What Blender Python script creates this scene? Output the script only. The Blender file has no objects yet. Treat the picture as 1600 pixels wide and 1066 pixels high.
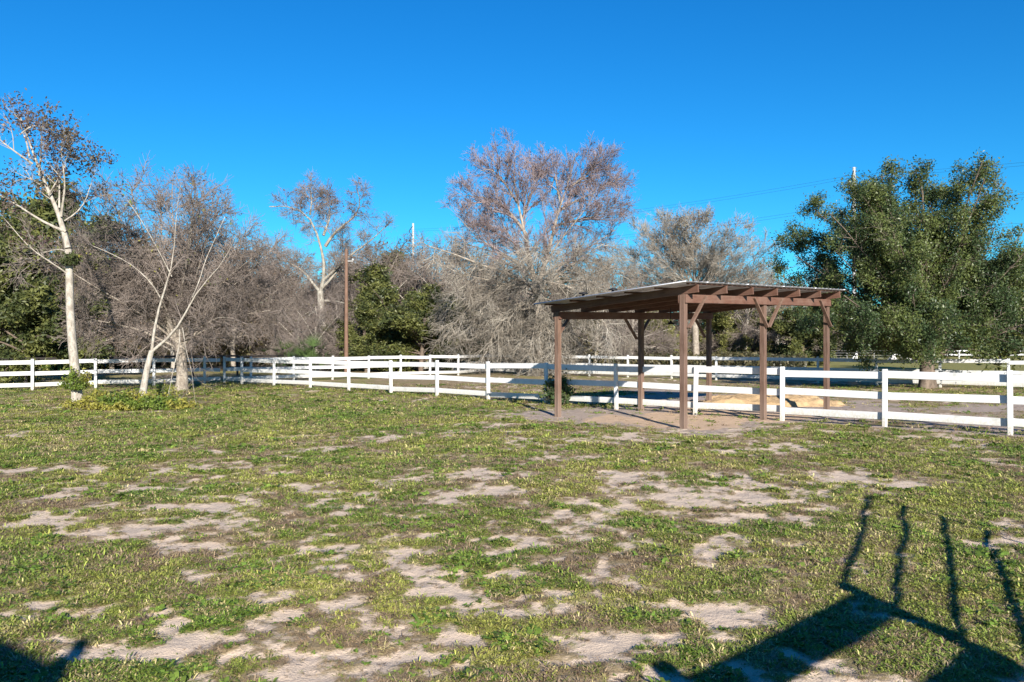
import bpy, math, random
import numpy as np
from mathutils import Vector, Matrix

# ------------------------------------------------------------------ camera, sky, sun, exposure
S = bpy.context.scene
C = S.collection
F, HY, H = 1300.0, 541.0, 1.92          # focal length and horizon row of the 1600 px photograph, eye height
cam = bpy.data.cameras.new('camera'); cam_o = bpy.data.objects.new('camera', cam); C.objects.link(cam_o)
cam.sensor_width = 36; cam.lens = 36 * F / 1600; cam.clip_start = 0.05; cam.clip_end = 6000
cam_o.location = (0, 0, H); cam_o.rotation_euler = (math.radians(90) + math.atan(8 / F), 0, 0)
S.camera = cam_o

SUN = Vector((0.21, -0.98, 0.39)).normalized()      # towards the sun
elev = math.asin(SUN.z); rot = math.atan2(SUN.x, SUN.y)
w = bpy.data.worlds.new('World'); S.world = w; w.use_nodes = True
nt = w.node_tree; nt.nodes.clear()
sky = nt.nodes.new('ShaderNodeTexSky'); sky.sky_type = 'NISHITA'; sky.sun_disc = False
sky.sun_elevation = elev; sky.sun_rotation = rot
sky.air_density = 1.0; sky.dust_density = 0.0; sky.ozone_density = 3.0; sky.altitude = 0
hs = nt.nodes.new('ShaderNodeHueSaturation'); hs.inputs['Saturation'].default_value = 1.32; hs.inputs['Hue'].default_value = 0.5
bg = nt.nodes.new('ShaderNodeBackground'); bg.inputs['Strength'].default_value = 0.07
wo = nt.nodes.new('ShaderNodeOutputWorld')
nt.links.new(sky.outputs[0], hs.inputs['Color']); tn = nt.nodes.new('ShaderNodeMix'); tn.data_type = 'RGBA'; tn.blend_type = 'MULTIPLY'; tn.inputs[0].default_value = 1; tn.inputs[7].default_value = (0.20, 0.76, 1.0, 1)
nt.links.new(hs.outputs[0], tn.inputs[6]); nt.links.new(tn.outputs[2], bg.inputs[0]); nt.links.new(bg.outputs[0], wo.inputs[0])

sl = bpy.data.lights.new('sun', 'SUN'); sl.energy = 5.0; sl.angle = math.radians(0.5); sl.color = (1.0, 0.935, 0.84)
so = bpy.data.objects.new('sun', sl); C.objects.link(so)
so.rotation_euler = SUN.to_track_quat('Z', 'Y').to_euler(); so.location = (10, -30, 30)
S.view_settings.view_transform = 'Standard'; S.view_settings.look = 'None'
S.view_settings.exposure = 1.17; S.view_settings.gamma = 1; S.view_settings.use_curve_mapping = False

# ------------------------------------------------------------------ helpers
def P(px, py, d): return np.array(((px - 800) / F * d, d, H + (HY - py) / F * d))
def lerp(a, b, t): return a + (b - a) * t
def sstep(a, b, x):
    t = np.clip((x - a) / (b - a), 0, 1); return t * t * (3 - 2 * t)
def _hash(ix, iy, seed):
    h = (ix.astype(np.int64) * 374761393 + iy.astype(np.int64) * 668265263 + seed * 974711) & 0xffffffff
    h = ((h ^ (h >> 13)) * 1274126177) & 0xffffffff
    return ((h ^ (h >> 16)) & 0xffffff) / float(0xffffff)
def vnoise(x, y, seed=0):
    ix = np.floor(x); iy = np.floor(y); fx = x - ix; fy = y - iy
    fx = fx * fx * (3 - 2 * fx); fy = fy * fy * (3 - 2 * fy)
    a = _hash(ix, iy, seed); b = _hash(ix + 1, iy, seed); c = _hash(ix, iy + 1, seed); d = _hash(ix + 1, iy + 1, seed)
    return (a * (1 - fx) + b * fx) * (1 - fy) + (c * (1 - fx) + d * fx) * fy
def fbm(x, y, seed=0, octv=4, gain=0.55):
    s = 0; a = 1; t = 0
    for i in range(octv):
        c, q = math.cos(0.7 * i), math.sin(0.7 * i)
        s = s + a * vnoise((x * c - y * q) * 2 ** i + 17.3 * i, (x * q + y * c) * 2 ** i - 9.1 * i, seed + i * 13); t += a; a *= gain
    return s / t

def tag(o, label=None, cat=None, group=None, kind=None):
    if label: o['label'] = label
    if cat: o['category'] = cat
    if group: o['group'] = group
    if kind: o['kind'] = kind
    return o
def empty(name, loc=(0, 0, 0), rz=0.0, label=None, cat=None, group=None):
    o = bpy.data.objects.new(name, None); C.objects.link(o); o.location = loc; o.rotation_euler = (0, 0, rz)
    o.empty_display_size = 0.2
    return tag(o, label, cat, group)
def mesh_np(name, V, faces, mat=None, smooth=False, attrs=None):
    """faces: list of int arrays (n,k), k = 3 or 4"""
    me = bpy.data.meshes.new(name); V = np.asarray(V, np.float32)
    me.vertices.add(len(V)); me.vertices.foreach_set('co', V.ravel())
    if isinstance(faces, np.ndarray): faces = [faces]
    faces = [np.asarray(f, np.int32) for f in faces if len(f)]
    nl = sum(f.size for f in faces); nf = sum(len(f) for f in faces)
    me.loops.add(nl); me.loops.foreach_set('vertex_index', np.concatenate([f.ravel() for f in faces]))
    me.polygons.add(nf); tot = np.concatenate([np.full(len(f), f.shape[1], np.int32) for f in faces])
    me.polygons.foreach_set('loop_start', np.concatenate(([0], np.cumsum(tot)[:-1])).astype(np.int32))
    if smooth: me.polygons.foreach_set('use_smooth', np.ones(nf, bool))
    me.update(calc_edges=True)
    for k, (typ, dom, data) in (attrs or {}).items():
        a = me.attributes.new(k, typ, dom); a.data.foreach_set('color' if typ == 'FLOAT_COLOR' else ('vector' if typ == 'FLOAT_VECTOR' else 'value'), np.asarray(data).ravel())
    if mat: me.materials.append(mat)
    return me
def link(name, me, parent=None, loc=None, rot=None, scale=None):
    o = bpy.data.objects.new(name, me); C.objects.link(o)
    if parent: o.parent = parent
    if loc is not None: o.location = loc
    if rot is not None: o.rotation_euler = rot
    if scale is not None: o.scale = scale
    return o
def box_np(c, s, bev=0.0):
    """bevelled box as verts/faces; c centre, s full size"""
    import bmesh
    bm = bmesh.new(); bmesh.ops.create_cube(bm, size=1)
    for v in bm.verts: v.co = Vector((v.co.x * s[0] + c[0], v.co.y * s[1] + c[1], v.co.z * s[2] + c[2]))
    if bev: bmesh.ops.bevel(bm, geom=bm.edges[:], offset=bev, segments=1, affect='EDGES', profile=0.5)
    return bm
def box_mesh(name, s, mat, bev=0.006, c=(0, 0, 0)):
    bm = box_np(c, s, bev); me = bpy.data.meshes.new(name); bm.to_mesh(me); bm.free(); me.materials.append(mat); return me
def join_boxes(name, lst, mat, bev=0.004):
    import bmesh
    me = bpy.data.meshes.new(name); bmt = bmesh.new()
    for c, s in lst:
        b = box_np(c, s, bev); t = bpy.data.meshes.new('t'); b.to_mesh(t); b.free(); bmt.from_mesh(t); bpy.data.meshes.remove(t)
    bmt.to_mesh(me); bmt.free(); me.materials.append(mat); return me
def beam_between(name, a, b, wd, ht, mat, parent, bev=0.005, up=(0, 0, 1)):
    """a board of wd x ht from a to b in the parent's frame"""
    a = Vector(a); b = Vector(b); d = b - a; L = d.length; d.normalize(); u = Vector(up)
    s = d.cross(u).normalized(); u2 = s.cross(d)
    me = box_mesh(name, (L, wd, ht), mat, bev)
    M = Matrix((( d.x, -s.x, u2.x, (a.x + b.x) / 2), (d.y, -s.y, u2.y, (a.y + b.y) / 2), (d.z, -s.z, u2.z, (a.z + b.z) / 2), (0, 0, 0, 1)))
    o = link(name, me, parent); o.matrix_local = M; return o

# ---- tubes and branches, all vectorised
def tubes(poly, rad, sides):
    """poly (N,P,3), rad (N,P) -> verts, quads (open ended)"""
    N, Pn, _ = poly.shape
    T = np.empty_like(poly); T[:, 1:-1] = poly[:, 2:] - poly[:, :-2]; T[:, 0] = poly[:, 1] - poly[:, 0]; T[:, -1] = poly[:, -1] - poly[:, -2]
    T /= np.linalg.norm(T, axis=2, keepdims=True) + 1e-9
    D = poly[:, -1] - poly[:, 0]; D /= np.linalg.norm(D, axis=1, keepdims=True) + 1e-9
    ref = np.where((np.abs(D[:, 2]) > 0.85)[:, None], np.array([[1., 0, 0]]), np.array([[0, 0, 1.]]))[:, None, :]
    A = np.cross(T, np.broadcast_to(ref, T.shape)); A /= np.linalg.norm(A, axis=2, keepdims=True) + 1e-9
    B = np.cross(T, A)
    th = np.arange(sides) / sides * 2 * math.pi
    V = poly[:, :, None, :] + rad[:, :, None, None] * (A[:, :, None, :] * np.cos(th)[None, None, :, None] + B[:, :, None, :] * np.sin(th)[None, None, :, None])
    base = (np.arange(N) * Pn * sides)[:, None, None]
    i = (np.arange(Pn - 1) * sides)[None, :, None]; j = np.arange(sides)[None, None, :]; j2 = (j + 1) % sides
    Q = np.stack([base + i + j, base + i + j2, base + i + sides + j2, base + i + sides + j], axis=-1).reshape(-1, 4)
    return V.reshape(-1, 3), Q
def merge(parts):
    Vs, Fs, off = [], {}, 0
    for V, Q in parts:
        Vs.append(V); Fs.setdefault(Q.shape[1], []).append(Q + off); off += len(V)
    return np.concatenate(Vs), [np.concatenate(v) for v in Fs.values()]
def resample(pts, n, rng=None, wig=0.0):
    pts = np.asarray(pts, float); seg = np.linalg.norm(np.diff(pts, axis=0), axis=1); s = np.concatenate(([0], np.cumsum(seg)))
    # Catmull-like smoothing through dense linear then box filter
    u = np.linspace(0, s[-1], n); R = np.stack([np.interp(u, s, pts[:, k]) for k in range(3)], 1)
    R2 = R.copy(); R2[1:-1] = (R[:-2] + 2 * R[1:-1] + R[2:]) / 4
    if rng is not None and wig: R2[1:] += rng.normal(0, wig * s[-1] / n, (n - 1, 3))
    return R2
def spawn(rng, par, parR, n, u=(0.2, 1.0), ang=(35, 60), L=(1, 2), Pn=4, up=0.0, wig=0.15, rf=0.65, rmin=0.004, taper=0.45, bend=0.0, end=0.3):
    N, P0, _ = par.shape
    uu = rng.uniform(u[0], u[1], (N, n)); x = uu * (P0 - 1); i = np.minimum(x.astype(int), P0 - 2); f = (x - i)[..., None]
    idx = np.arange(N)[:, None]
    p = par[idx, i] * (1 - f) + par[idx, i + 1] * f
    t = par[idx, i + 1] - par[idx, i]; t /= np.linalg.norm(t, axis=2, keepdims=True) + 1e-9
    r = parR[idx, i] * (1 - f[..., 0]) + parR[idx, i + 1] * f[..., 0]
    p = p.reshape(-1, 3); t = t.reshape(-1, 3); r = r.reshape(-1); uf = uu.reshape(-1)
    M = len(p); q = rng.normal(0, 1, (M, 3)); q -= (q * t).sum(1, keepdims=True) * t; q /= np.linalg.norm(q, axis=1, keepdims=True) + 1e-9
    a = np.radians(rng.uniform(ang[0], ang[1], M))[:, None]
    d = np.cos(a) * t + np.sin(a) * q; d[:, 2] += up; d /= np.linalg.norm(d, axis=1, keepdims=True)
    ln = rng.uniform(L[0], L[1], M) * (1 - taper * uf)
    out = np.empty((M, Pn, 3)); out[:, 0] = p; st = (ln / (Pn - 1))[:, None]
    for k in range(1, Pn):
        d = d + rng.normal(0, wig, (M, 3)); d[:, 2] += bend; d /= np.linalg.norm(d, axis=1, keepdims=True)
        out[:, k] = out[:, k - 1] + d * st
    r0 = np.maximum(np.minimum(r * rf, ln * 0.02), rmin)
    R = r0[:, None] * np.linspace(1, end, Pn)[None]; R = np.maximum(R, rmin * 0.6)
    return out, R
def leaf_quads(rng, c, size, aspect=0.5, upb=0.3, var=0.35, nrm=None):
    n = len(c); s = size * rng.uniform(1 - var, 1 + var, n)[:, None]
    a = rng.normal(0, 1, (n, 3)); a /= np.linalg.norm(a, axis=1, keepdims=True)
    m = rng.normal(0, 1, (n, 3)); m[:, 2] += upb; m -= (m * a).sum(1, keepdims=True) * a; m /= np.linalg.norm(m, axis=1, keepdims=True)
    b = np.cross(a, m)
    V = np.stack([c - a * s, c + b * s * aspect + m * s * 0.15, c + a * s, c - b * s * aspect + m * s * 0.15], 1).reshape(-1, 3)
    return V, np.arange(4 * n).reshape(-1, 4)
def leaf_mesh(name, rng, c, size, mat, aspect=0.5, upb=0.3, clump=None, xf=None):
    if xf is not None: c = c - xf
    V, Q = leaf_quads(rng, c, size, aspect, upb)
    v = rng.random(len(c)); cl = fbm(c[:, 0] * 1.3 + c[:, 2] * 0.7, c[:, 1] * 1.3 + c[:, 2] * 1.1, 5, 3) if clump is None else clump
    return mesh_np(name, V, Q, mat, attrs={'var': ('FLOAT', 'POINT', np.repeat(v, 4).astype(np.float32)), 'clump': ('FLOAT', 'POINT', np.repeat(cl, 4).astype(np.float32))})

# ------------------------------------------------------------------ materials
class NT:
    def __init__(s, name):
        s.m = bpy.data.materials.new(name); s.m.use_nodes = True; s.t = s.m.node_tree; s.t.nodes.clear()
        s.out = s.n('ShaderNodeOutputMaterial')
    def n(s, typ, **kw):
        x = s.t.nodes.new(typ)
        for k, v in kw.items(): setattr(x, k, v)
        return x
    def l(s, a, b): s.t.links.new(a, b)
    def val(s, inp, v):
        if hasattr(v, 'is_linked') or isinstance(v, bpy.types.NodeSocket): s.l(v, inp)
        else: inp.default_value = v
    def noise(s, scale, detail=4, rough=0.55, vec=None, out='Fac'):
        x = s.n('ShaderNodeTexNoise'); x.inputs['Scale'].default_value = scale; x.inputs['Detail'].default_value = detail; x.inputs['Roughness'].default_value = rough
        if vec is not None: s.l(vec, x.inputs['Vector'])
        return x.outputs[out]
    def mix(s, f, a, b, blend='MIX'):
        x = s.n('ShaderNodeMix', data_type='RGBA', blend_type=blend); s.val(x.inputs[0], f); s.val(x.inputs[6], a if not isinstance(a, tuple) else (*a, 1)[:4]); s.val(x.inputs[7], b if not isinstance(b, tuple) else (*b, 1)[:4]); return x.outputs[2]
    def math(s, op, a, b=None, c=None):
        x = s.n('ShaderNodeMath', operation=op); s.val(x.inputs[0], a)
        if b is not None: s.val(x.inputs[1], b)
        if c is not None: s.val(x.inputs[2], c)
        return x.outputs[0]
    def ramp(s, f, a, b):
        x = s.n('ShaderNodeMapRange'); x.interpolation_type = 'SMOOTHSTEP'; s.l(f, x.inputs[0]); x.inputs[1].default_value = a; x.inputs[2].default_value = b; return x.outputs[0]
    def attr(s, name, typ='GEOMETRY', out='Fac'):
        x = s.n('ShaderNodeAttribute', attribute_type=typ, attribute_name=name); return x.outputs[out]
    def obj(s, scale=(1, 1, 1)):
        c = s.n('ShaderNodeTexCoord'); m = s.n('ShaderNodeMapping'); m.inputs['Scale'].default_value = scale; s.l(c.outputs['Object'], m.inputs[0]); return m.outputs[0]
    def bump(s, h, strength=0.3, dist=0.01):
        x = s.n('ShaderNodeBump'); x.inputs['Strength'].default_value = strength; x.inputs['Distance'].default_value = dist; s.l(h, x.inputs['Height']); return x.outputs[0]
    def bsdf(s, col, rough=0.8, metal=0.0, normal=None, spec=0.3):
        x = s.n('ShaderNodeBsdfPrincipled'); s.val(x.inputs['Base Color'], col if not isinstance(col, tuple) else (*col, 1)[:4]); s.val(x.inputs['Roughness'], rough); x.inputs['Metallic'].default_value = metal
        x.inputs['Specular IOR Level'].default_value = spec
        if normal is not None: s.l(normal, x.inputs['Normal'])
        return x.outputs[0]
    def done(s, sh): s.l(sh, s.out.inputs[0]); return s.m
def rand_obj(t): return t.n('ShaderNodeObjectInfo').outputs['Random']

def mat_white():
    t = NT('white_fence_paint'); v = t.obj((1, 1, 1)); g = t.n('ShaderNodeNewGeometry')
    n1 = t.noise(3.0, 6, 0.65, g.outputs['Position']); n2 = t.noise(22, 4, 0.6, g.outputs['Position'])
    sep = t.n('ShaderNodeSeparateXYZ'); t.l(g.outputs['Position'], sep.inputs[0])
    low = t.ramp(sep.outputs[2], 0.45, 0.02)
    c = t.mix(t.ramp(n1, 0.5, 0.8), (0.58, 0.58, 0.58), (0.38, 0.38, 0.35))
    c = t.mix(t.math('MULTIPLY', t.ramp(n2, 0.56, 0.72), 0.5), c, (0.40, 0.39, 0.33))
    c = t.mix(t.math('MULTIPLY', t.math('MULTIPLY', low, t.ramp(n2, 0.25, 0.6)), 0.8), c, (0.36, 0.33, 0.24))
    r = rand_obj(t); c = t.mix(t.math('MULTIPLY', r, 0.18), c, (0.55, 0.55, 0.52))
    return t.done(t.bsdf(c, 0.55, normal=t.bump(n2, 0.2, 0.004)))
def mat_wood(name, a, b, dark):
    t = NT(name); v = t.obj((9, 9, 0.9)) if name != 'rafter_wood' else t.obj((0.9, 9, 9))
    n = t.noise(2.5, 7, 0.7, v); n2 = t.noise(0.7, 3, 0.5, t.obj((1, 1, 1)))
    c = t.mix(t.ramp(n, 0.3, 0.7), a, b); c = t.mix(t.math('MULTIPLY', t.ramp(n, 0.62, 0.72), 0.6), c, dark)
    c = t.mix(t.math('MULTIPLY', t.ramp(n2, 0.45, 0.7), 0.5), c, tuple(x * 1.5 for x in a))
    g = t.n('ShaderNodeNewGeometry').outputs['Position']; w3 = t.noise(1.3, 5, 0.65, g); sp = t.n('ShaderNodeSeparateXYZ'); t.l(g, sp.inputs[0])
    c = t.mix(t.math('MULTIPLY', t.ramp(w3, 0.42, 0.66), 0.6), c, (0.17, 0.11, 0.085))
    c = t.mix(t.math('MULTIPLY', t.ramp(sp.outputs[2], 0.9, 0.0), 0.45), c, (0.22, 0.165, 0.13))
    c = t.mix(t.math('MULTIPLY', rand_obj(t), 0.3), c, dark)
    return t.done(t.bsdf(c, 0.75, normal=t.bump(n, 0.4, 0.006)))
def mat_plain(name, col, rough=0.7, metal=0.0, sc=6.0, amt=0.3, bump=0.2):
    t = NT(name); n = t.noise(sc, 5, 0.6, t.obj()); c = t.mix(t.ramp(n, 0.3, 0.75), col, tuple(x * (1 - amt) for x in col))
    return t.done(t.bsdf(c, rough, metal, t.bump(n, bump, 0.01)))
def mat_bark(name, a, b, sc=3.0, moss=None):
    t = NT(name); v = t.obj((sc, sc, sc * 0.45)); n = t.noise(1.6, 6, 0.7, v); n2 = t.noise(9, 4, 0.6, v)
    c = t.mix(t.ramp(n, 0.35, 0.65), a, b); c = t.mix(t.math('MULTIPLY', t.ramp(n2, 0.55, 0.68), 0.55), c, tuple(x * 0.35 for x in b))
    if moss: c = t.mix(t.math('MULTIPLY', t.ramp(t.noise(0.8, 3, 0.5, t.obj()), 0.5, 0.65), 0.6), c, moss)
    return t.done(t.bsdf(c, 0.9, normal=t.bump(n2, 0.6, 0.02)))
def mat_leaf(name, a, b, c3, trans=0.3, rough=0.5):
    t = NT(name); v = t.attr('var'); cl = t.attr('clump')
    c = t.mix(v, a, b); c = t.mix(t.ramp(cl, 0.42, 0.62), c, c3)
    p = t.bsdf(c, rough, spec=0.35); tr = t.n('ShaderNodeBsdfTranslucent'); t.l(c, tr.inputs[0])
    m = t.n('ShaderNodeMixShader'); m.inputs[0].default_value = trans; t.l(p, m.inputs[1]); t.l(tr.outputs[0], m.inputs[2])
    return t.done(m.outputs[0])
def mat_twig(name, a, b):
    t = NT(name); g = t.n('ShaderNodeNewGeometry'); n = t.noise(0.6, 4, 0.6, g.outputs['Position'])
    return t.done(t.bsdf(t.mix(t.ramp(n, 0.35, 0.65), a, b), 0.85, spec=0.2))

WHITE = mat_white()
WOODV = mat_wood('post_wood', (0.085, 0.045, 0.03), (0.17, 0.11, 0.08), (0.035, 0.018, 0.014))
WOODH = mat_wood('rafter_wood', (0.085, 0.036, 0.024), (0.15, 0.08, 0.055), (0.035, 0.016, 0.012))
DARKWOOD = mat_plain('dark_weathered_wood', (0.035, 0.03, 0.028), 0.85)
METAL = mat_plain('galvanised_roofing', (0.50, 0.51, 0.53), 0.42, 0.7, 4.0, 0.25, 0.05)
BLACKM = mat_plain('black_metal', (0.02, 0.02, 0.022), 0.5, 0.3)
CONC = mat_plain('pale_concrete', (0.40, 0.40, 0.39), 0.8)
POLE = mat_plain('creosote_pole', (0.16, 0.095, 0.065), 0.85, 0, 3)
STEEL = mat_plain('gate_steel', (0.25, 0.26, 0.27), 0.4, 0.8)
BARK_PALE = mat_bark('pale_lichen_bark', (0.40, 0.365, 0.31), (0.22, 0.19, 0.155), 5)
BARK_GREY = mat_bark('grey_bark', (0.33, 0.29, 0.24), (0.17, 0.14, 0.11), 3)
BARK_LICH = mat_bark('lichened_grey_bark', (0.33, 0.31, 0.26), (0.15, 0.13, 0.105), 3)
BARK_OAK = mat_bark('oak_bark', (0.17, 0.13, 0.10), (0.085, 0.065, 0.05), 3)
TW_GREY = mat_twig('grey_twigs', (0.23, 0.19, 0.165), (0.14, 0.115, 0.098))
TW_PALE = mat_twig('pale_twigs', (0.33, 0.30, 0.255), (0.18, 0.155, 0.125))
TW_RED = mat_twig('reddish_twigs', (0.27, 0.215, 0.215), (0.19, 0.15, 0.15))
TW_BROWN = mat_twig('brown_twigs', (0.125, 0.10, 0.085), (0.19, 0.155, 0.125))
L_OAK = mat_leaf('oak_leaves', (0.038, 0.065, 0.028), (0.07, 0.105, 0.04), (0.12, 0.15, 0.045), 0.35, 0.42)
L_EVER = mat_leaf('evergreen_leaves', (0.04, 0.055, 0.02), (0.075, 0.09, 0.028), (0.13, 0.14, 0.04), 0.25)
L_OLIVE = mat_leaf('olive_leaves', (0.10, 0.115, 0.035), (0.18, 0.18, 0.055), (0.24, 0.24, 0.07), 0.3)
L_DRY = mat_leaf('dry_brown_leaves', (0.10, 0.06, 0.04), (0.19, 0.12, 0.07), (0.14, 0.115, 0.05), 0.2)
L_BUD = mat_leaf('reddish_buds', (0.11, 0.065, 0.07), (0.19, 0.12, 0.11), (0.09, 0.055, 0.055), 0.15)
L_DUSK = mat_leaf('dark_old_leaves', (0.07, 0.045, 0.05), (0.13, 0.085, 0.06), (0.09, 0.07, 0.045), 0.2)
L_LIME = mat_leaf('yellow_green_leaves', (0.17, 0.22, 0.035), (0.09, 0.15, 0.025), (0.28, 0.26, 0.05), 0.35)
L_FERN = mat_leaf('palm_leaves', (0.05, 0.085, 0.025), (0.10, 0.15, 0.045), (0.12, 0.14, 0.05), 0.3, 0.4)

# ------------------------------------------------------------------ ground cover fields (metres)
SANDP = [(100,772,40,11),(232,762,26,9),(215,832,66,15),(745,774,62,8),(570,862,120,15),(800,850,74,13),(1120,770,120,22),(1030,800,110,12),
 (1400,755,110,12),(870,715,60,8),(1135,950,52,21),(702,905,36,10),(540,950,60,14),(690,960,36,12),(480,1035,110,30),(705,993,38,14),
 (632,1030,32,15),(835,937,70,15),(960,1000,100,24),(985,1050,60,18),(960,684,70,7),(1090,676,60,6),(45,950,40,11),(300,690,24,4),(460,682,26,4),
 (600,690,30,4),(150,672,30,4),(1180,850,120,10),(1090,860,60,8),(430,845,30,8),(620,760,30,5),(330,790,50,8),(770,740,60,6),(1480,700,60,5),
 (1320,740,60,9),(640,885,60,8),(420,925,60,8),(260,1000,70,12),(980,745,40,6),(30,680,20,5),(1240,700,40,4),(120,1010,0.1,0.1)]
GREENP = [(80,880,110,50,.5),(300,900,130,40,.3),(560,730,120,25,.35),(1480,900,200,90,.45),(1300,860,130,60,.35),(150,700,160,25,.4),(450,650,260,25,.5),
 (1400,1010,220,60,.5),(1500,800,120,30,.35),(1150,640,0.1,0.1,0),(980,700,120,10,.25),(1350,690,150,14,.4),(300,800,0.1,.1,0),(1100,910,150,24,.35),(700,690,90,14,.3)]
def pix_ground(px, py):
    d = H * F / (py - HY); return (px - 800) / F * d, d
def fields(x, y):
    yy = np.maximum(y, 0.5)
    n = fbm(x * 1.5, y * 1.5, 3, 5, 0.62)
    n2 = fbm(x * 0.45, y * 0.45, 21, 3)
    nf = fbm(x * 5.0, y * 4.0, 303, 4, 0.75)
    sand = (n - 0.54) * 2.2 + (n2 - 0.5) * 1.2 + (nf - 0.5) * 4.6 - 0.30
    wx = x + (fbm(x * 2.2, y * 2.2, 40, 4) - 0.5) * 0.55; wy = y + (fbm(x * 2.2, y * 2.2, 55, 4) - 0.5) * (0.75 + 0.05 * y)
    pos = np.full(x.shape, -1.0)
    for (a, b, ra, rb) in SANDP:
        cx, cy = pix_ground(a, b); r1 = ra / F * cy; y1 = H * F / (b - rb - HY); y2 = H * F / (b + rb - HY); r2 = max((y1 - y2) / 2, 0.01)
        q = np.sqrt(((wx - cx) / r1) ** 2 + ((wy - (y1 + y2) / 2) / r2) ** 2)
        pos = np.maximum(pos, 1 - q)
    sand = np.maximum(sand, pos * 0.70 - 0.06 + (n - 0.5) * 1.2 + (nf - 0.5) * 4.2)
    g = np.zeros(x.shape)
    for (a, b, ra, rb, k) in GREENP:
        cx, cy = pix_ground(a, b); r1 = ra / F * cy; y1 = H * F / (b - rb - HY); y2 = H * F / (b + rb - HY); r2 = max((y1 - y2) / 2, 0.01)
        q = np.sqrt(((wx - cx) / r1) ** 2 + ((wy - (y1 + y2) / 2) / r2) ** 2); g = np.maximum(g, k * sstep(1.25, 0.5, q))
    sand = sand - g * 1.3
    # distances from the fence lines (grid direction of the place)
    nd = 0.69 * x + 0.725 * y
    fa = 20.82
    sand = sand - 0.28 * sstep(12, 22, y) * sstep(6, -4, x)
    brown = sstep(0.46, 0.60, fbm(x * 1.9 + 5, y * 1.5, 77, 5, 0.68)) * (1 - g)
    brown = np.clip(brown - 0.2 * sstep(12, 20, y), 0, 1)
    straw = sstep(0.50, 0.64, fbm(x * 1.3 - 9, y * 1.1, 91, 5, 0.65)) 
    # bare grey dirt along the near fence (right part), the shelter floor and the track in the paddock
    along = -0.725 * (x - 10.95) + 0.69 * (y - 18.3)
    dirt = sstep(1.0, 0.2, np.abs(nd - fa + 0.15) + (n - .5) * 0.8) * sstep(13.5, 9.5, along)
    u = (x - 4.05) * 0.7218 + (y - 19.65) * 0.6921; v = -(x - 4.05) * 0.6921 + (y - 19.65) * 0.7218
    fl = sstep(1.3, 0.2, np.maximum(np.maximum(-u - 0.1, u - 8.0), np.maximum(-v - 0.7, v - 4.8)) + (n - .5) * 3.2 + (nf - .5) * 2.0)
    dirt = np.maximum(dirt, fl * 0.9)
    trk = sstep(fa + 0.2, fa + 1.2, nd) * sstep(fa + 13, fa + 7, nd + (n2 - .5) * 8) * sstep(1.0, 7.0, x + (n2 - .5) * 6) * (.45 + .55 * sstep(.4, .55, fbm(x * .5, y * .5, 88, 4)))
    dirt = np.maximum(dirt, trk)
    farpad = sstep(fa + 0.5, fa + 2, nd)
    brown = np.maximum(brown, farpad * sstep(0.35, 0.6, fbm(x * .3, y * .3, 8, 4)) * 0.85)
    straw = np.maximum(straw, farpad * 0.5 * sstep(45, 30, y))
    saw = sstep(1.2, -0.2, np.maximum(np.maximum(-u + 0.3, u - 5.2), np.maximum(-v - 0.05, v - 2.6)) + (n - .5) * 3.0)
    sand = sand - farpad * 0.35
    ff = sstep(45, 50, nd); sand = sand - ff * 1.2; brown = brown * (1 - .8 * ff); straw = straw * (1 - .5 * ff)
    return sand, brown, straw, dirt, saw, g
def gz(x, y):
    x = np.asarray(x, float); y = np.asarray(y, float)
    near = sstep(60, 30, np.abs(y)) * sstep(60, 30, np.abs(x))
    return near * ((fbm(x * 0.25, y * 0.25, 2, 3) - 0.5) * 0.10)
def gzs(x, y): return float(gz(np.array([x]), np.array([y]))[0])

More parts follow.
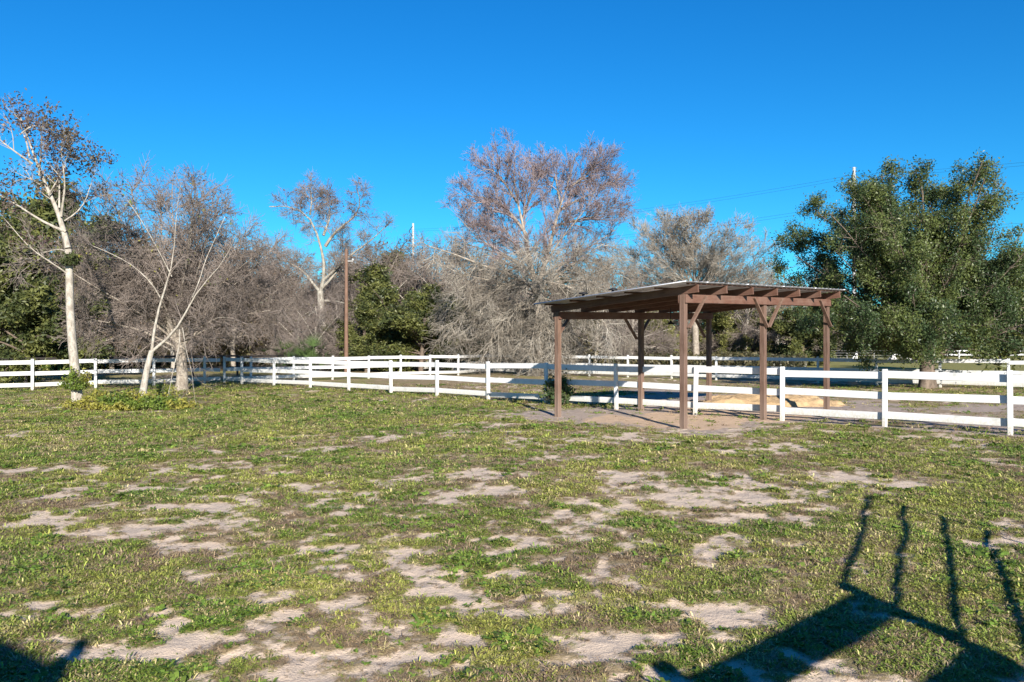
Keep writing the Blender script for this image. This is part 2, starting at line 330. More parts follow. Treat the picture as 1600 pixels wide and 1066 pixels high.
def ground():
    def axis(step, flat, grow, lim):
        v = [0.0]
        while v[-1] < lim: v.append(v[-1] + step + max(0, v[-1] - flat) * grow)
        return np.array(v)
    a = axis(0.048, 4.0, 0.028, 2600); xs = np.concatenate((-a[::-1][:-1], a))
    ys = [3.6]
    while ys[-1] < 3000: ys.append(ys[-1] + 0.036 * (ys[-1] / 4.5) ** 1.3)
    back = [3.4, 3.0, 2.4, 1.5, 0.5, -1, -3, -6, -10, -20, -40, -80, -200, -600]
    ys = np.array(back[::-1] + ys)
    X, Y = np.meshgrid(xs, ys); x = X.ravel(); y = Y.ravel()
    sand, brown, straw, dirt, saw, g = fields(x, y)
    nearm = sstep(30, 14, y) * sstep(2, 3.6, y)
    fine = fbm(x * 5, y * 5, 31, 4)
    Z = gz(x, y) + nearm * ((fine - 0.5) * 0.035 - 0.018 * sstep(-0.1, 0.3, sand))
    nd = 0.69 * x + 0.725 * y; along = -0.725 * (x - 10.95) + 0.69 * (y - 18.3)
    # erosion lips beside the near fence
    e = np.abs(nd - 20.45 + (fbm(x * 0.8, y * 0.8, 66, 4) - .5) * 1.0)
    Z += 0.05 * sstep(0.0, 0.06, nd - 20.45 + (fbm(x * 0.8, y * 0.8, 66, 4) - .5) * 1.0) * sstep(14, 10, along) * sstep(22.5, 21.0, nd) * -1
    nx, ny = len(xs), len(ys); i = np.arange(nx - 1)[None]; j = (np.arange(ny - 1) * nx)[:, None]
    Q = np.stack([j + i, j + i + 1, j + nx + i + 1, j + nx + i], -1).reshape(-1, 4)
    t = NT('pasture_ground'); pos = t.n('ShaderNodeNewGeometry').outputs['Position']
    n1 = t.noise(7, 8, 0.75, pos); n2 = t.noise(60, 4, 0.6, pos); n3 = t.noise(1.7, 5, 0.6, pos); n4 = t.noise(0.25, 4, 0.6, pos)
    sA = t.math('ADD', t.attr('sand'), t.math('MULTIPLY', t.math('SUBTRACT', n1, 0.5), 2.2))
    sm = t.ramp(sA, -0.28, 0.30)
    br = t.ramp(t.math('ADD', t.attr('brown'), t.math('MULTIPLY', t.math('SUBTRACT', n3, 0.5), 0.9)), 0.25, 0.75)
    stw = t.ramp(t.math('ADD', t.attr('straw'), t.math('MULTIPLY', t.math('SUBTRACT', n1, 0.5), 1.2)), 0.3, 0.9)
    grass = t.mix(t.ramp(n3, 0.35, 0.65), (0.175, 0.18, 0.05), (0.28, 0.255, 0.085))
    grass = t.mix(t.math('MULTIPLY', t.ramp(n4, 0.45, 0.65), 0.6), grass, (0.25, 0.225, 0.085))
    grass = t.mix(t.math('MULTIPLY', stw, 0.65), grass, (0.38, 0.31, 0.15))
    grass = t.mix(t.math('MULTIPLY', br, 0.8), grass, (0.30, 0.22, 0.14))
    grass = t.mix(t.math('MULTIPLY', t.ramp(n2, 0.40, 0.62), 0.45), grass, (0.10, 0.085, 0.045))
    sandc = t.mix(n1, (0.63, 0.505, 0.385), (0.49, 0.385, 0.29)); sandc = t.mix(t.math('MULTIPLY', t.ramp(n2, 0.55, 0.7), 0.4), sandc, (0.36, 0.29, 0.23))
    sandc = t.mix(t.math('MULTIPLY', t.ramp(n3, 0.52, 0.7), 0.45), sandc, (0.42, 0.33, 0.27))
    c = t.mix(sm, grass, sandc)
    dm = t.ramp(t.math('ADD', t.attr('dirt'), t.math('MULTIPLY', t.math('SUBTRACT', n1, 0.5), 0.8)), 0.35, 0.6)
    dc = t.mix(t.ramp(n1, 0.35, 0.65), (0.42, 0.34, 0.28), (0.28, 0.22, 0.18)); dc = t.mix(t.math('MULTIPLY', t.ramp(n2, 0.58, 0.7), 0.6), dc, (0.11, 0.085, 0.065))
    c = t.mix(dm, c, dc)
    sw = t.ramp(t.math('ADD', t.attr('saw'), t.math('MULTIPLY', t.math('SUBTRACT', n1, 0.5), 1.2)), 0.35, 0.7)
    c = t.mix(t.math('MULTIPLY', sw, 0.6), c, (0.58, 0.40, 0.25))
    h = t.math('ADD', t.math('MULTIPLY', n1, 1.0), t.math('MULTIPLY', n2, 0.5))
    m = t.done(t.bsdf(c, 0.95, normal=t.bump(t.math('ADD', h, t.math('MULTIPLY', t.noise(3.2, 3, 0.5, pos), 2.0)), 0.7, 0.03), spec=0.1))
    A = {k: ('FLOAT', 'POINT', v.astype(np.float32)) for k, v in dict(sand=np.clip(sand, -1.5, 1.5), brown=brown, straw=straw, dirt=dirt, saw=saw).items()}
    me = mesh_np('ground', np.stack([x, y, Z], 1), Q, m, smooth=True, attrs=A)
    return tag(link('ground', me), 'patchy pasture of short green grass, brown thatch and bare pale sand', kind='structure')
ground()

# ------------------------------------------------------------------ grass tufts
def tufts():
    rng = np.random.default_rng(7)
    t = NT('grass_blades'); tint = t.attr('tint', 'INSTANCER', 'Color'); v = t.attr('bl')
    sc = t.n('ShaderNodeVectorMath', operation='SCALE'); t.l(tint, sc.inputs[0]); t.l(t.math('ADD', 0.55, t.math('MULTIPLY', v, 0.9)), sc.inputs['Scale'])
    p = t.bsdf(sc.outputs[0], 0.55, spec=0.25); tr = t.n('ShaderNodeBsdfTranslucent'); t.l(sc.outputs[0], tr.inputs[0])
    mx = t.n('ShaderNodeMixShader'); mx.inputs[0].default_value = 0.3; t.l(p, mx.inputs[1]); t.l(tr.outputs[0], mx.inputs[2]); mat = t.done(mx.outputs[0])
    col = bpy.data.collections.new('tuft_kinds')
    def proto(k, nb, ln, wd, lift, rad):
        az = rng.uniform(0, 6.283, nb); l = rng.uniform(0.5, 1.1, nb) * ln; el = rng.uniform(lift[0], lift[1], nb)
        o = np.stack([rng.normal(0, rad, nb), rng.normal(0, rad, nb), np.zeros(nb)], 1)
        d = np.stack([np.cos(az) * np.cos(el), np.sin(az) * np.cos(el), np.sin(el)], 1); s = np.stack([-np.sin(az), np.cos(az), np.zeros(nb)], 1)
        w_ = rng.uniform(0.6, 1.2, nb)[:, None] * wd
        mid = o + d * (l * 0.55)[:, None]; tip = o + d * l[:, None]; tip[:, 2] -= l * 0.28
        tip[:, 2] = np.maximum(tip[:, 2], 0.004)
        V = np.stack([o - s * w_ * 0.5, o + s * w_ * 0.5, mid + s * w_ * 0.55, mid - s * w_ * 0.55, tip], 1).reshape(-1, 3)
        b = np.arange(nb)[:, None] * 5
        me = mesh_np('tuft', V, [b + np.array([[0, 1, 2, 3]]), b + np.array([[3, 2, 4]])], mat, attrs={'bl': ('FLOAT', 'POINT', np.repeat(rng.random(nb), 5).astype(np.float32))})
        ob = bpy.data.objects.new('tuft_%02d' % k, me); col.objects.link(ob)
    for k in range(5): proto(k, 22, 0.036, 0.0056, (0.1, 1.0), 0.028)      # turf
    for k in range(5, 7): proto(k, 14, 0.060, 0.004, (0.05, 0.7), 0.022)    # lying thatch
    for k in range(7, 9): proto(k, 12, 0.036, 0.015, (0.15, 0.8), 0.014)    # broad leaved weed
    # scatter points, thinner with distance
    zones = [(4.2, 7.0, 2100, .85), (7.0, 10.0, 1300, 1.0), (10.0, 15.0, 620, 1.25), (15.0, 24.0, 210, 1.6), (24.0, 42.0, 50, 2.1)]
    xs, ys, ss = [], [], []
    for y0, y1, dens, s0 in zones:
        hw = lambda y: 0.64 * y + 1.2
        n = int(dens * (hw(y0) + hw(y1)) * (y1 - y0))
        y = np.sqrt(rng.uniform(y0 ** 2, y1 ** 2, n)); x = rng.uniform(-1, 1, n) * hw(y)
        xs.append(x); ys.append(y); ss.append(np.full(n, s0) * rng.uniform(0.65, 1.35, n))
    x = np.concatenate(xs); y = np.concatenate(ys); s = np.concatenate(ss)
    tf = rng.uniform(-5.4, 37, 2600); of = rng.normal(0, .14, 2600); x = np.concatenate((x, 10.95 - .725 * tf + .69 * of)); y = np.concatenate((y, 18.3 + .69 * tf + .725 * of)); s = np.concatenate((s, rng.uniform(1.6, 3.6, 2600)))
    sand, brown, straw, dirt, saw, g = fields(x, y)
    n1 = fbm(x * 9, y * 9, 5, 3); nn = rng.random(len(x)); nn[-2600:] *= .55
    cov = sstep(0.05, -0.35, sand + (n1 - .5) * 1.5)
    cov = cov * (1 - 0.97 * sstep(0.3, 0.55, dirt + (n1 - .5) * .9)) * (1 - 0.93 * sstep(0.2, 0.5, saw))
    nd = 0.69 * x + 0.725 * y
    cov *= np.where(nd > 20.82, 0.55, 1.0)
    edge = np.exp(-((sand + 0.02) / 0.22) ** 2) * (1 - sstep(.2, .5, np.maximum(dirt, saw)))
    keep = nn < np.maximum(cov * (0.45 + 0.50 * (1 - brown)), 0.30 * edge) + 0.02; brown = np.maximum(brown, edge)
    x, y, s, brown, straw, g, n1, sand = [a[keep] for a in (x, y, s, brown, straw, g, n1, sand)]
    n = len(x); r = rng.random(n); r2 = rng.random(n)
    hue = fbm(x * 0.9, y * 0.9, 123, 4)[:, None]
    green = lerp(np.array([[0.125, 0.195, 0.03]]), np.array([[0.325, 0.33, 0.078]]), np.clip((hue - .3) * 2.3 + rng.normal(0, .15, (n, 1)), 0, 1))
    green = lerp(green, np.array([[0.15, 0.23, 0.04]]), (g * sstep(.45, .6, fbm(x * 2, y * 2, 9, 2)))[:, None])
    col_ = green.copy()
    isb = (r < brown * 0.58 + 0.26); iss = (~isb) & (r2 < 0.09 + 0.50 * straw * sstep(.4, .6, n1))
    bc = lerp(np.array([[0.26, 0.175, 0.105]]), np.array([[0.46, 0.35, 0.22]]), rng.random((n, 1))); stc = lerp(np.array([[0.52, 0.44, 0.22]]), np.array([[0.40, 0.36, 0.13]]), rng.random((n, 1)))
    col_[isb] = bc[isb]; col_[iss] = stc[iss]
    idx = rng.integers(0, 5, n); idx[isb] = rng.integers(5, 7, isb.sum())
    weed = (~isb) & (~iss) & (fbm(x * 1.7, y * 1.7, 201, 3) > 0.60) & (rng.random(n) < 0.28); idx[weed] = rng.integers(7, 9, weed.sum())
    col_[weed] = lerp(np.array([[0.11, 0.19, 0.03]]), np.array([[0.20, 0.29, 0.05]]), rng.random((int(weed.sum()), 1)))
    hmul = 0.65 + 0.8 * sstep(-0.1, -0.8, sand); s = s * hmul; s[isb] *= 0.8; s[weed] *= 1.35
    fine = fbm(x * 5, y * 5, 31, 4); nearm = sstep(30, 14, y)
    z = gz(x, y) + nearm * ((fine - 0.5) * 0.035 - 0.018 * sstep(-0.1, 0.3, sand)) - 0.002
    me = bpy.data.meshes.new('grass'); me.vertices.add(n); me.vertices.foreach_set('co', np.stack([x, y, z], 1).astype(np.float32).ravel())
    a = me.attributes.new('rot', 'FLOAT_VECTOR', 'POINT'); a.data.foreach_set('vector', np.stack([rng.normal(0, .12, n), rng.normal(0, .12, n), rng.uniform(0, 6.283, n)], 1).astype(np.float32).ravel())
    a = me.attributes.new('scl', 'FLOAT', 'POINT'); a.data.foreach_set('value', s.astype(np.float32))
    a = me.attributes.new('idx', 'INT', 'POINT'); a.data.foreach_set('value', idx.astype(np.int32))
    a = me.attributes.new('tint', 'FLOAT_COLOR', 'POINT'); a.data.foreach_set('color', np.concatenate([col_, np.ones((n, 1))], 1).astype(np.float32).ravel())
    o = link('grass', me); tag(o, 'short tufts of green and browned grass growing between the bare sand patches', 'grass', kind='stuff')
    ng = bpy.data.node_groups.new('grass_scatter', 'GeometryNodeTree')
    ng.interface.new_socket('Geometry', in_out='INPUT', socket_type='NodeSocketGeometry'); ng.interface.new_socket('Geometry', in_out='OUTPUT', socket_type='NodeSocketGeometry')
    gi = ng.nodes.new('NodeGroupInput'); go = ng.nodes.new('NodeGroupOutput'); ip = ng.nodes.new('GeometryNodeInstanceOnPoints'); ci = ng.nodes.new('GeometryNodeCollectionInfo')
    ci.inputs['Collection'].default_value = col; ci.inputs['Separate Children'].default_value = True; ci.inputs['Reset Children'].default_value = True
    def na(nm, ty):
        q = ng.nodes.new('GeometryNodeInputNamedAttribute'); q.data_type = ty; q.inputs[0].default_value = nm
        return [k for k in q.outputs if k.enabled and k.name == 'Attribute'][0]
    e2r = ng.nodes.new('FunctionNodeEulerToRotation')
    ng.links.new(gi.outputs[0], ip.inputs['Points']); ng.links.new(ci.outputs[0], ip.inputs['Instance']); ip.inputs['Pick Instance'].default_value = True
    ng.links.new(na('idx', 'INT'), ip.inputs['Instance Index']); ng.links.new(na('rot', 'FLOAT_VECTOR'), e2r.inputs[0]); ng.links.new(e2r.outputs[0], ip.inputs['Rotation'])
    ng.links.new(na('scl', 'FLOAT'), ip.inputs['Scale']); ng.links.new(ip.outputs[0], go.inputs[0])
    md = o.modifiers.new('scatter', 'NODES'); md.node_group = ng
    print('tufts', n)
tufts()

# ------------------------------------------------------------------ shelter
UA = math.radians(43.8); SU = np.array((math.cos(UA), math.sin(UA), 0)); SV = np.array((-math.sin(UA), math.cos(UA), 0))
SA = np.array((4.05, 19.65, 0))
def shelter():
    r = empty('open_shelter', (SA[0], SA[1], 0), UA, 'open run-in shelter of brown stained posts under a corrugated metal roof', 'shelter')
    zb = lambda u, v: 3.14 + 0.0225 * u - 0.0716 * v
    LU, LV = 7.34, 4.05
    def post(u, v):
        wx = SA + SU * u + SV * v; z0 = gzs(wx[0], wx[1]) - 0.15; h = zb(u, v) - z0
        # laminated post: three plies with joints
        me = join_boxes('post', [((0, -0.047, h / 2), (0.135, 0.043, h)), ((0, 0, h / 2 - 0.004), (0.127, 0.049, h)), ((0, 0.047, h / 2), (0.135, 0.043, h - 0.01))], WOODV, 0.006)
        link('post', me, r, (u, v, z0))
    for v in (0, LV):
        for u in (0, LU / 2, LU): post(u, v)
    for v, s in ((0, -1), (LV, 1)):
        for off in (-0.094, 0.094):
            for (u0, u1) in ((-0.06, LU / 2), (LU / 2 + 0.004, LU + 0.07)):
                beam_between('beam', (u0, v + off, zb(u0, v) - 0.10), (u1, v + off, zb(u1, v) - 0.10), 0.045, 0.20, WOODH, r)
        fo = s * 0.118 + s * 0.022
        def brace(ua, ub):
            beam_between('knee_brace', (ua, v + fo, zb(ua, v) - 0.80), (ub, v + fo, zb(ub, v) - 0.03), 0.04, 0.10, WOODV, r, up=(0, s, 0.001))
        brace(0.02, 0.72); brace(LU / 2 - 0.03, LU / 2 - 0.72); brace(LU / 2 + 0.05, LU / 2 + 0.74); brace(LU - 0.02, LU - 0.72)
    for k in range(7):
        u = k * LU / 6 + (0.0 if k else 0.0)
        a = (u, -0.42, zb(u, -0.42) + 0.095); b = (u, LV + 0.24, zb(u, LV + 0.24) + 0.095)
        beam_between('rafter', a, b, 0.045, 0.185, WOODH, r)
    for k in range(6):
        v = -0.36 + k * (LV + 0.5) / 5
        beam_between('purlin', (-0.35, v, zb(-0.35, v) + 0.207), (LU + 0.2, v, zb(LU + 0.2, v) + 0.207), 0.085, 0.036, WOODH, r)
    # corrugated sheets, ribs down the slope
    u = -0.62; pw = 0.9; k = 0
    while u < LU + 0.25:
        w_ = min(pw, LU + 0.30 - u)
        prof = []; q = 0.0
        while q < w_ - 0.02:
            prof += [(q, 0.0), (q + 0.012, 0.022), (q + 0.04, 0.022), (q + 0.052, 0.0)]; q += 0.225
        prof.append((w_ + 0.02, 0.0)); prof = [(a, b + (0.003 if k % 2 else 0)) for a, b in prof]
        V = []; n = len(prof)
        for th in (0, -0.003):
            for v in (-0.50, LV + 0.32):
                for a, b in prof: V.append((u + a, v, zb(u + a, v) + 0.232 + b + th))
        Q = []
        for i in range(n - 1):
            Q += [(i, i + 1, n + i + 1, n + i), (2 * n + i + 1, 2 * n + i, 3 * n + i, 3 * n + i + 1), (2 * n + i, 2 * n + i + 1, i + 1, i), (n + i, n + i + 1, 3 * n + i + 1, 3 * n + i)]
        Q += [(0, n, 3 * n, 2 * n), (n - 1, 3 * n - 1, 4 * n - 1, 2 * n - 1)]
        link('roof_sheet', mesh_np('roof_sheet', V, np.array(Q), METAL), r); u += pw; k += 1
    # two mushroom vents standing proud of the roof
    for (u, v) in ((0.3, 3.4), (0.45, 2.5)):
        z = zb(u, v) + 0.25
        pr = [(0.035, 0), (0.035, 0.16), (0.13, 0.165), (0.115, 0.195), (0.04, 0.215), (0.0, 0.22)]
        V = []; Q = []; ns = 14
        for i, (rr, zz) in enumerate(pr):
            for j in range(ns):
                V.append((rr * math.cos(j / ns * 6.2832), rr * math.sin(j / ns * 6.2832), zz))
        for i in range(len(pr) - 1):
            for j in range(ns): Q.append((i * ns + j, i * ns + (j + 1) % ns, (i + 1) * ns + (j + 1) % ns, (i + 1) * ns + j))
        link('roof_vent', mesh_np('roof_vent', V, np.array(Q), BLACKM, True), r, (u, v, z))
    return r
shelter()
# bell lamp hanging under the roof
def lathe(prof, ns=16):
    V = []; Q = []
    for rr, zz in prof:
        for j in range(ns): V.append((rr * math.cos(j / ns * 6.2832), rr * math.sin(j / ns * 6.2832), zz))
    for i in range(len(prof) - 1):
        for j in range(ns): Q.append((i * ns + j, i * ns + (j + 1) % ns, (i + 1) * ns + (j + 1) % ns, (i + 1) * ns + j))
    return np.array(V), np.array(Q)
lp = P(1048, 507, 24.2)
lr = empty('hanging_lamp', (lp[0], lp[1], lp[2]), 0, 'small dark bell-shaped lamp hanging under the shelter roof', 'lamp')
V, Q = lathe([(0.105, 0), (0.085, 0.03), (0.04, 0.07), (0.025, 0.11), (0.0, 0.115)]); link('lamp_shade', mesh_np('lamp_shade', V, Q, BLACKM, True), lr)
V, Q = lathe([(0.008, 0.11), (0.008, 0.48)], 6); link('cord', mesh_np('cord', V, Q, BLACKM), lr)

# ------------------------------------------------------------------ board fences
RAIL_Z = (1.22, 0.73, 0.24)
def fence_line(root, pts, mat, h=1.37, rails=RAIL_Z, rh=0.175, pw=0.105, side=1, seed=1, first=True, last=True, round_=False):
    rng = random.Random(seed); d = pts[-1] - pts[0]; ang = math.atan2(d[1], d[0])
    pm = box_mesh('fence_post', (pw, pw, h + 0.3), mat, 0.012, (0, 0, (h - 0.3) / 2))
    rm = box_mesh('fence_rail', (1, 0.036, rh), mat, 0.004)
    nrm = np.array((-math.sin(ang), math.cos(ang))) * side
    for i, p in enumerate(pts):
        if (i == 0 and not first) or (i == len(pts) - 1 and not last): pass
        else: link('post', pm, root, (p[0], p[1], gzs(p[0], p[1]) + rng.uniform(-0.015, 0.02)), (rng.gauss(0, 0.008), rng.gauss(0, 0.008), ang + rng.gauss(0, 0.03)))
        if i + 1 < len(pts):
            q = pts[i + 1]; L = math.hypot(q[0] - p[0], q[1] - p[1]); a = math.atan2(q[1] - p[1], q[0] - p[0])
            zp, zq = gzs(p[0], p[1]), gzs(q[0], q[1])
            for k, rz in enumerate(rails):
                za, zb_ = zp + rz + rng.gauss(0, 0.018), zq + rz + rng.gauss(0, 0.018)
                off = (pw / 2 + 0.019)
                link('rail', rm, root, ((p[0] + q[0]) / 2 + nrm[0] * off, (p[1] + q[1]) / 2 + nrm[1] * off, (za + zb_) / 2),
                     (rng.gauss(0, 0.015), -math.atan2(zb_ - za, L), a), (L - 0.004, 1, 1))
def on_line(o, e, px):
    """points of the line o + t e seen at the photo columns px"""
    r = [(x - 800) / F for x in px]; return [np.array(o) + ((ri * o[1] - o[0]) / (e[0] - ri * e[1])) * np.array(e) for ri in r]
E = np.array((-0.725, 0.69)); Nn = np.array((0.69, 0.725)); OA = np.array((10.95, 18.3))
fa = empty('board_fence', (10.95, 18.3, 0), 0, 'near white three-rail board fence running behind and beside the shelter', 'fence')
def rel(root, pts): return pts
ptsA = [OA - E * 5.4, OA - E * 2.7] + on_line(OA, E, [1578, 1382, 1222, 1086, 963, 853, 763, 683, 611, 545, 485, 428, 378, 350.8])
fa.location = (0, 0, 0)
fence_line(fa, ptsA, WHITE, side=-1, seed=3)
CR = ptsA[-1]
fd = empty('board_fence', (0, 0, 0), 0, 'white board fence at far left, partly in twig shade behind the pale leaning trunks', 'fence')
ptsD = on_line(CR - Nn * 0.2, Nn, [320, 240.6, 149.5, 50.6]); dlt = ptsD[-1] - ptsD[-2]; ptsD = [CR - Nn * .2] + ptsD + [ptsD[-1] + dlt, ptsD[-1] + 2 * dlt]
fence_line(fd, ptsD, WHITE, side=-1, seed=5, first=False)
fc = empty('board_fence', (0, 0, 0), 0, 'white board fence running away from the left corner towards the big bare tree', 'fence')
ptsC = [CR + Nn * 0.2] + on_line(CR, Nn, [392, 459, 519.5, 576, 626, 672, 716])
OB = Nn * 41.9 + np.array((0, 0))
ptsB = on_line(OB, E, [587, 626.5, 670, 716, 763, 810, 864, 921, 981, 1049.5, 1119, 1193, 1278, 1370, 1469, 1576]); dlt = ptsB[-1] - ptsB[-2]
ptsB = ptsB + [ptsB[-1] + dlt, ptsB[-1] + 2 * dlt]
ptsC.append(ptsB[4] - Nn * 0.2)
fence_line(fc, ptsC, WHITE, side=-1, seed=6, first=False, last=False)
fb = empty('board_fence', (0, 0, 0), 0, 'far white board fence across the back of the paddock, shaded where the big oak stands', 'fence')
fence_line(fb, ptsB, WHITE, side=-1, seed=7)
fe = empty('board_fence', (0, 0, 0), 0, 'most distant white fence beyond the lit field, right of the big oak trunk', 'fence')
ptsE = [np.array(((1395 + 34.5 * k - 800) / F * (128 - k * 0.5), 128 - k * 0.5)) for k in range(11)]
fence_line(fe, ptsE, WHITE, seed=8, rails=(1.2, 0.62), rh=0.22, pw=0.16)
fk = empty('rail_fence', (0, 0, 0), 0, 'dark weathered rail fence just behind the white fence on the left', 'fence')
ptsK = [np.array((-25.5 - 1.6, 40.5)) + np.array((1.85, 2.72)) * k for k in range(11)]
fence_line(fk, ptsK, DARKWOOD, h=1.34, rails=(1.27, 0.55), rh=0.13, pw=0.10, seed=9)
# wire fence far behind the shelter
fw = empty('wire_fence', (0, 0, 0), 0, 'thin grey wire fence with slim posts far behind the shelter', 'fence')
wp = [np.array(((980 + 44 * k - 800) / F * 98, 98 + 0.2 * k)) for k in range(12)]
tm = box_mesh('post', (0.06, 0.06, 1.5), mat_plain('grey_steel_post', (0.35, 0.35, 0.34), 0.6), 0.004, (0, 0, 0.72))
for p in wp: link('post', tm, fw, (p[0], p[1], 0))
GREYW = mat_plain('fence_wire', (0.30, 0.30, 0.29), 0.5, 0.5)
for z in (0.2, 0.5, 0.8, 1.1, 1.38):
    a, b = wp[0], wp[-1]; V, Q = tubes(np.array([[[a[0], a[1] - .04, z], [b[0], b[1] - .04, z]]]), np.array([[0.018, 0.018]]), 4); link('wire', mesh_np('wire', V, Q, GREYW), fw)

# ------------------------------------------------------------------ sand pile
def pile(name, cx, cy, rx, ry, h, rz, col, label, cat, seed, n=70):
    g = np.linspace(-1.25, 1.25, n); X, Y = np.meshgrid(g, g); x = X.ravel() * rx; y = Y.ravel() * ry
    wr = (fbm(x * 1.1 / rx * 2 + seed, y * 1.1 / ry * 2, seed, 4) - .5) * 1.0
    q = np.sqrt((x / rx) ** 2 + (y / ry) ** 2) + wr
    z = h * sstep(1.0, 0.15, q) ** 0.9 * (0.75 + 0.5 * fbm(x * 1.4 + seed, y * 1.4, seed + 3, 3)) + (fbm(x * 3.2, y * 3.2, seed, 5, .65) - .5) * 0.30 * sstep(1.05, .8, q) - 0.05 - 0.12 * sstep(0.9, 1.15, q)
    i = np.arange(n - 1)[None]; j = (np.arange(n - 1) * n)[:, None]; Q = np.stack([j + i, j + i + 1, j + n + i + 1, j + n + i], -1).reshape(-1, 4)
    t = NT(name + '_material'); pos = t.n('ShaderNodeNewGeometry').outputs['Position']; a = t.noise(7, 6, 0.7, pos); b = t.noise(55, 3, 0.6, pos)
    c = t.mix(t.ramp(a, 0.35, 0.7), col, tuple(k * 0.7 for k in col)); c = t.mix(t.math('MULTIPLY', t.ramp(b, 0.55, 0.68), 0.4), c, tuple(k * 0.45 for k in col))
    m = t.done(t.bsdf(c, 0.95, normal=t.bump(t.math('ADD', a, b), 0.8, 0.03), spec=0.1))
    o = link(name, mesh_np(name, np.stack([x, y, z], 1), Q, m, True), None, (cx, cy, gzs(cx, cy)), (0, 0, rz)); return tag(o, label, cat)
pile('sawdust_pile', 8.6, 28.0, 3.1, 1.9, 0.32, -0.3, (0.52, 0.36, 0.20), 'low spread heap of orange-tan sawdust behind the white fence under the shelter', 'pile', 4)
for px, s, lb in ((1395, 0.75, 'small pale heap left of the big oak trunk in the far field, the wider one'), (1418, 0.55, 'small pale heap nearest the big oak trunk in the far field'), (1558, 0.95, 'pale triangular heap in front of the most distant white fence at right')):
    p = P(px, 562, 110); pile('sand_heap', p[0], 110, s * 1.0, s, 0.75, 0, (0.55, 0.52, 0.48), lb, 'heap', int(px), 24)
# white wing-shaped stand in the far field
ws = P(1337, 556, 105); wr = empty('jump_stand', (ws[0], ws[1], 0), 0.2, 'small white wing-shaped stand in the far field left of the oak', 'stand')
link('upright', box_mesh('upright', (0.14, 0.12, 1.75), WHITE, 0.01, (0.15, 0, 0.87)), wr)
link('cap', box_mesh('cap', (0.26, 0.2, 0.1), WHITE, 0.02, (0.12, 0, 1.80)), wr)
V = np.array([(-0.55, -.04, 0), (0.08, -.04, 0), (0.08, -.04, 1.3), (-0.55, -.04, .25), (-0.55, .04, 0), (0.08, .04, 0), (0.08, .04, 1.3), (-0.55, .04, .25)])
link('wing', mesh_np('wing', V, np.array([(0, 1, 2, 3), (7, 6, 5, 4), (0, 4, 5, 1), (1, 5, 6, 2), (2, 6, 7, 3), (3, 7, 4, 0)]), WHITE), wr)
link('foot', box_mesh('foot', (0.8, 0.5, 0.08), WHITE, 0.01, (-0.2, 0, 0.04)), wr)

# ------------------------------------------------------------------ poles and wires
def cyl(r0, r1, h, ns=12): return lathe([(r0, 0), (lerp(r0, r1, .5), h / 2), (r1, h), (0.0, h + 0.02)], ns)
up = P(541, 541, 57); u_o = empty('utility_pole', (up[0], up[1], 0), 0, 'slim brown wooden utility pole between the gnarled bare tree and the evergreens', 'pole')
V, Q = cyl(0.15, 0.10, 8.55); link('pole_shaft', mesh_np('pole_shaft', V, Q, POLE, True), u_o)
link('bracket', box_mesh('bracket', (0.4, 0.06, 0.06), CONC, 0.01, (0.27, 0, 7.75)), u_o)
V, Q = lathe([(0.05, 0), (0.09, 0.03), (0.05, 0.06), (0.08, 0.1), (0.03, 0.13), (0, 0.13)], 10); link('insulator', mesh_np('insulator', V, Q, CONC, True), u_o, (0.45, 0, 7.79))
TP = [(-22.6, 190.0, 30.0), (53.5, 130.0, 29.9), (129.6, 70.0, 29.5)]
ARM = [28.0, 23.6, 19.6]
for (x, y, h), lb in zip(TP, ('most distant pale transmission pole rising above the wood at centre', 'tall pale concrete transmission pole behind the big oak', 'pale concrete transmission pole beyond the right edge')):
    t = empty('transmission_pole', (x, y, 0), math.atan2(-60, 76), lb, 'pole')
    V, Q = cyl(0.36, 0.22, h, 14); link('pole_shaft', mesh_np('pole_shaft', V, Q, CONC, True), t)
    for az in ARM:
        a = np.array([[[0, 0, az + 1.5], [0, -1.3, az + 0.05]], [[0, 0, az - 1.2], [0, -1.3, az]]]); V, Q = tubes(a, np.full((2, 2), 0.08), 6); link('insulator_arm', mesh_np('insulator_arm', V, Q, BLACKM), t)
nrm = np.array((-60, -76, 0)) / 96.8 * 1.3
for k, az in enumerate(ARM):
    for dz in (0, 0.45):
        for s in range(2):
            a = np.array(TP[s]); b = np.array(TP[s + 1]); u = np.linspace(0, 1, 17)[:, None]
            a3 = np.array((a[0], a[1], az + dz)) + nrm; b3 = np.array((b[0], b[1], az + dz)) + nrm; w_ = a3 * (1 - u) + b3 * u; w_[:, 2] -= 4 * 1.6 * (u * (1 - u))[:, 0]
            V, Q = tubes(w_[None], np.full((1, 17), 0.013), 4)
            o = link('power_line', mesh_np('power_line', V, Q, BLACKM)); tag(o, ('highest', 'middle', 'lowest')[k] + (' power line, lower wire' if dz == 0 else ' power line, upper wire') + (' of the pair strung to the centre pole' if s == 0 else ' of the pair running out at right'), 'wire', 'power lines')

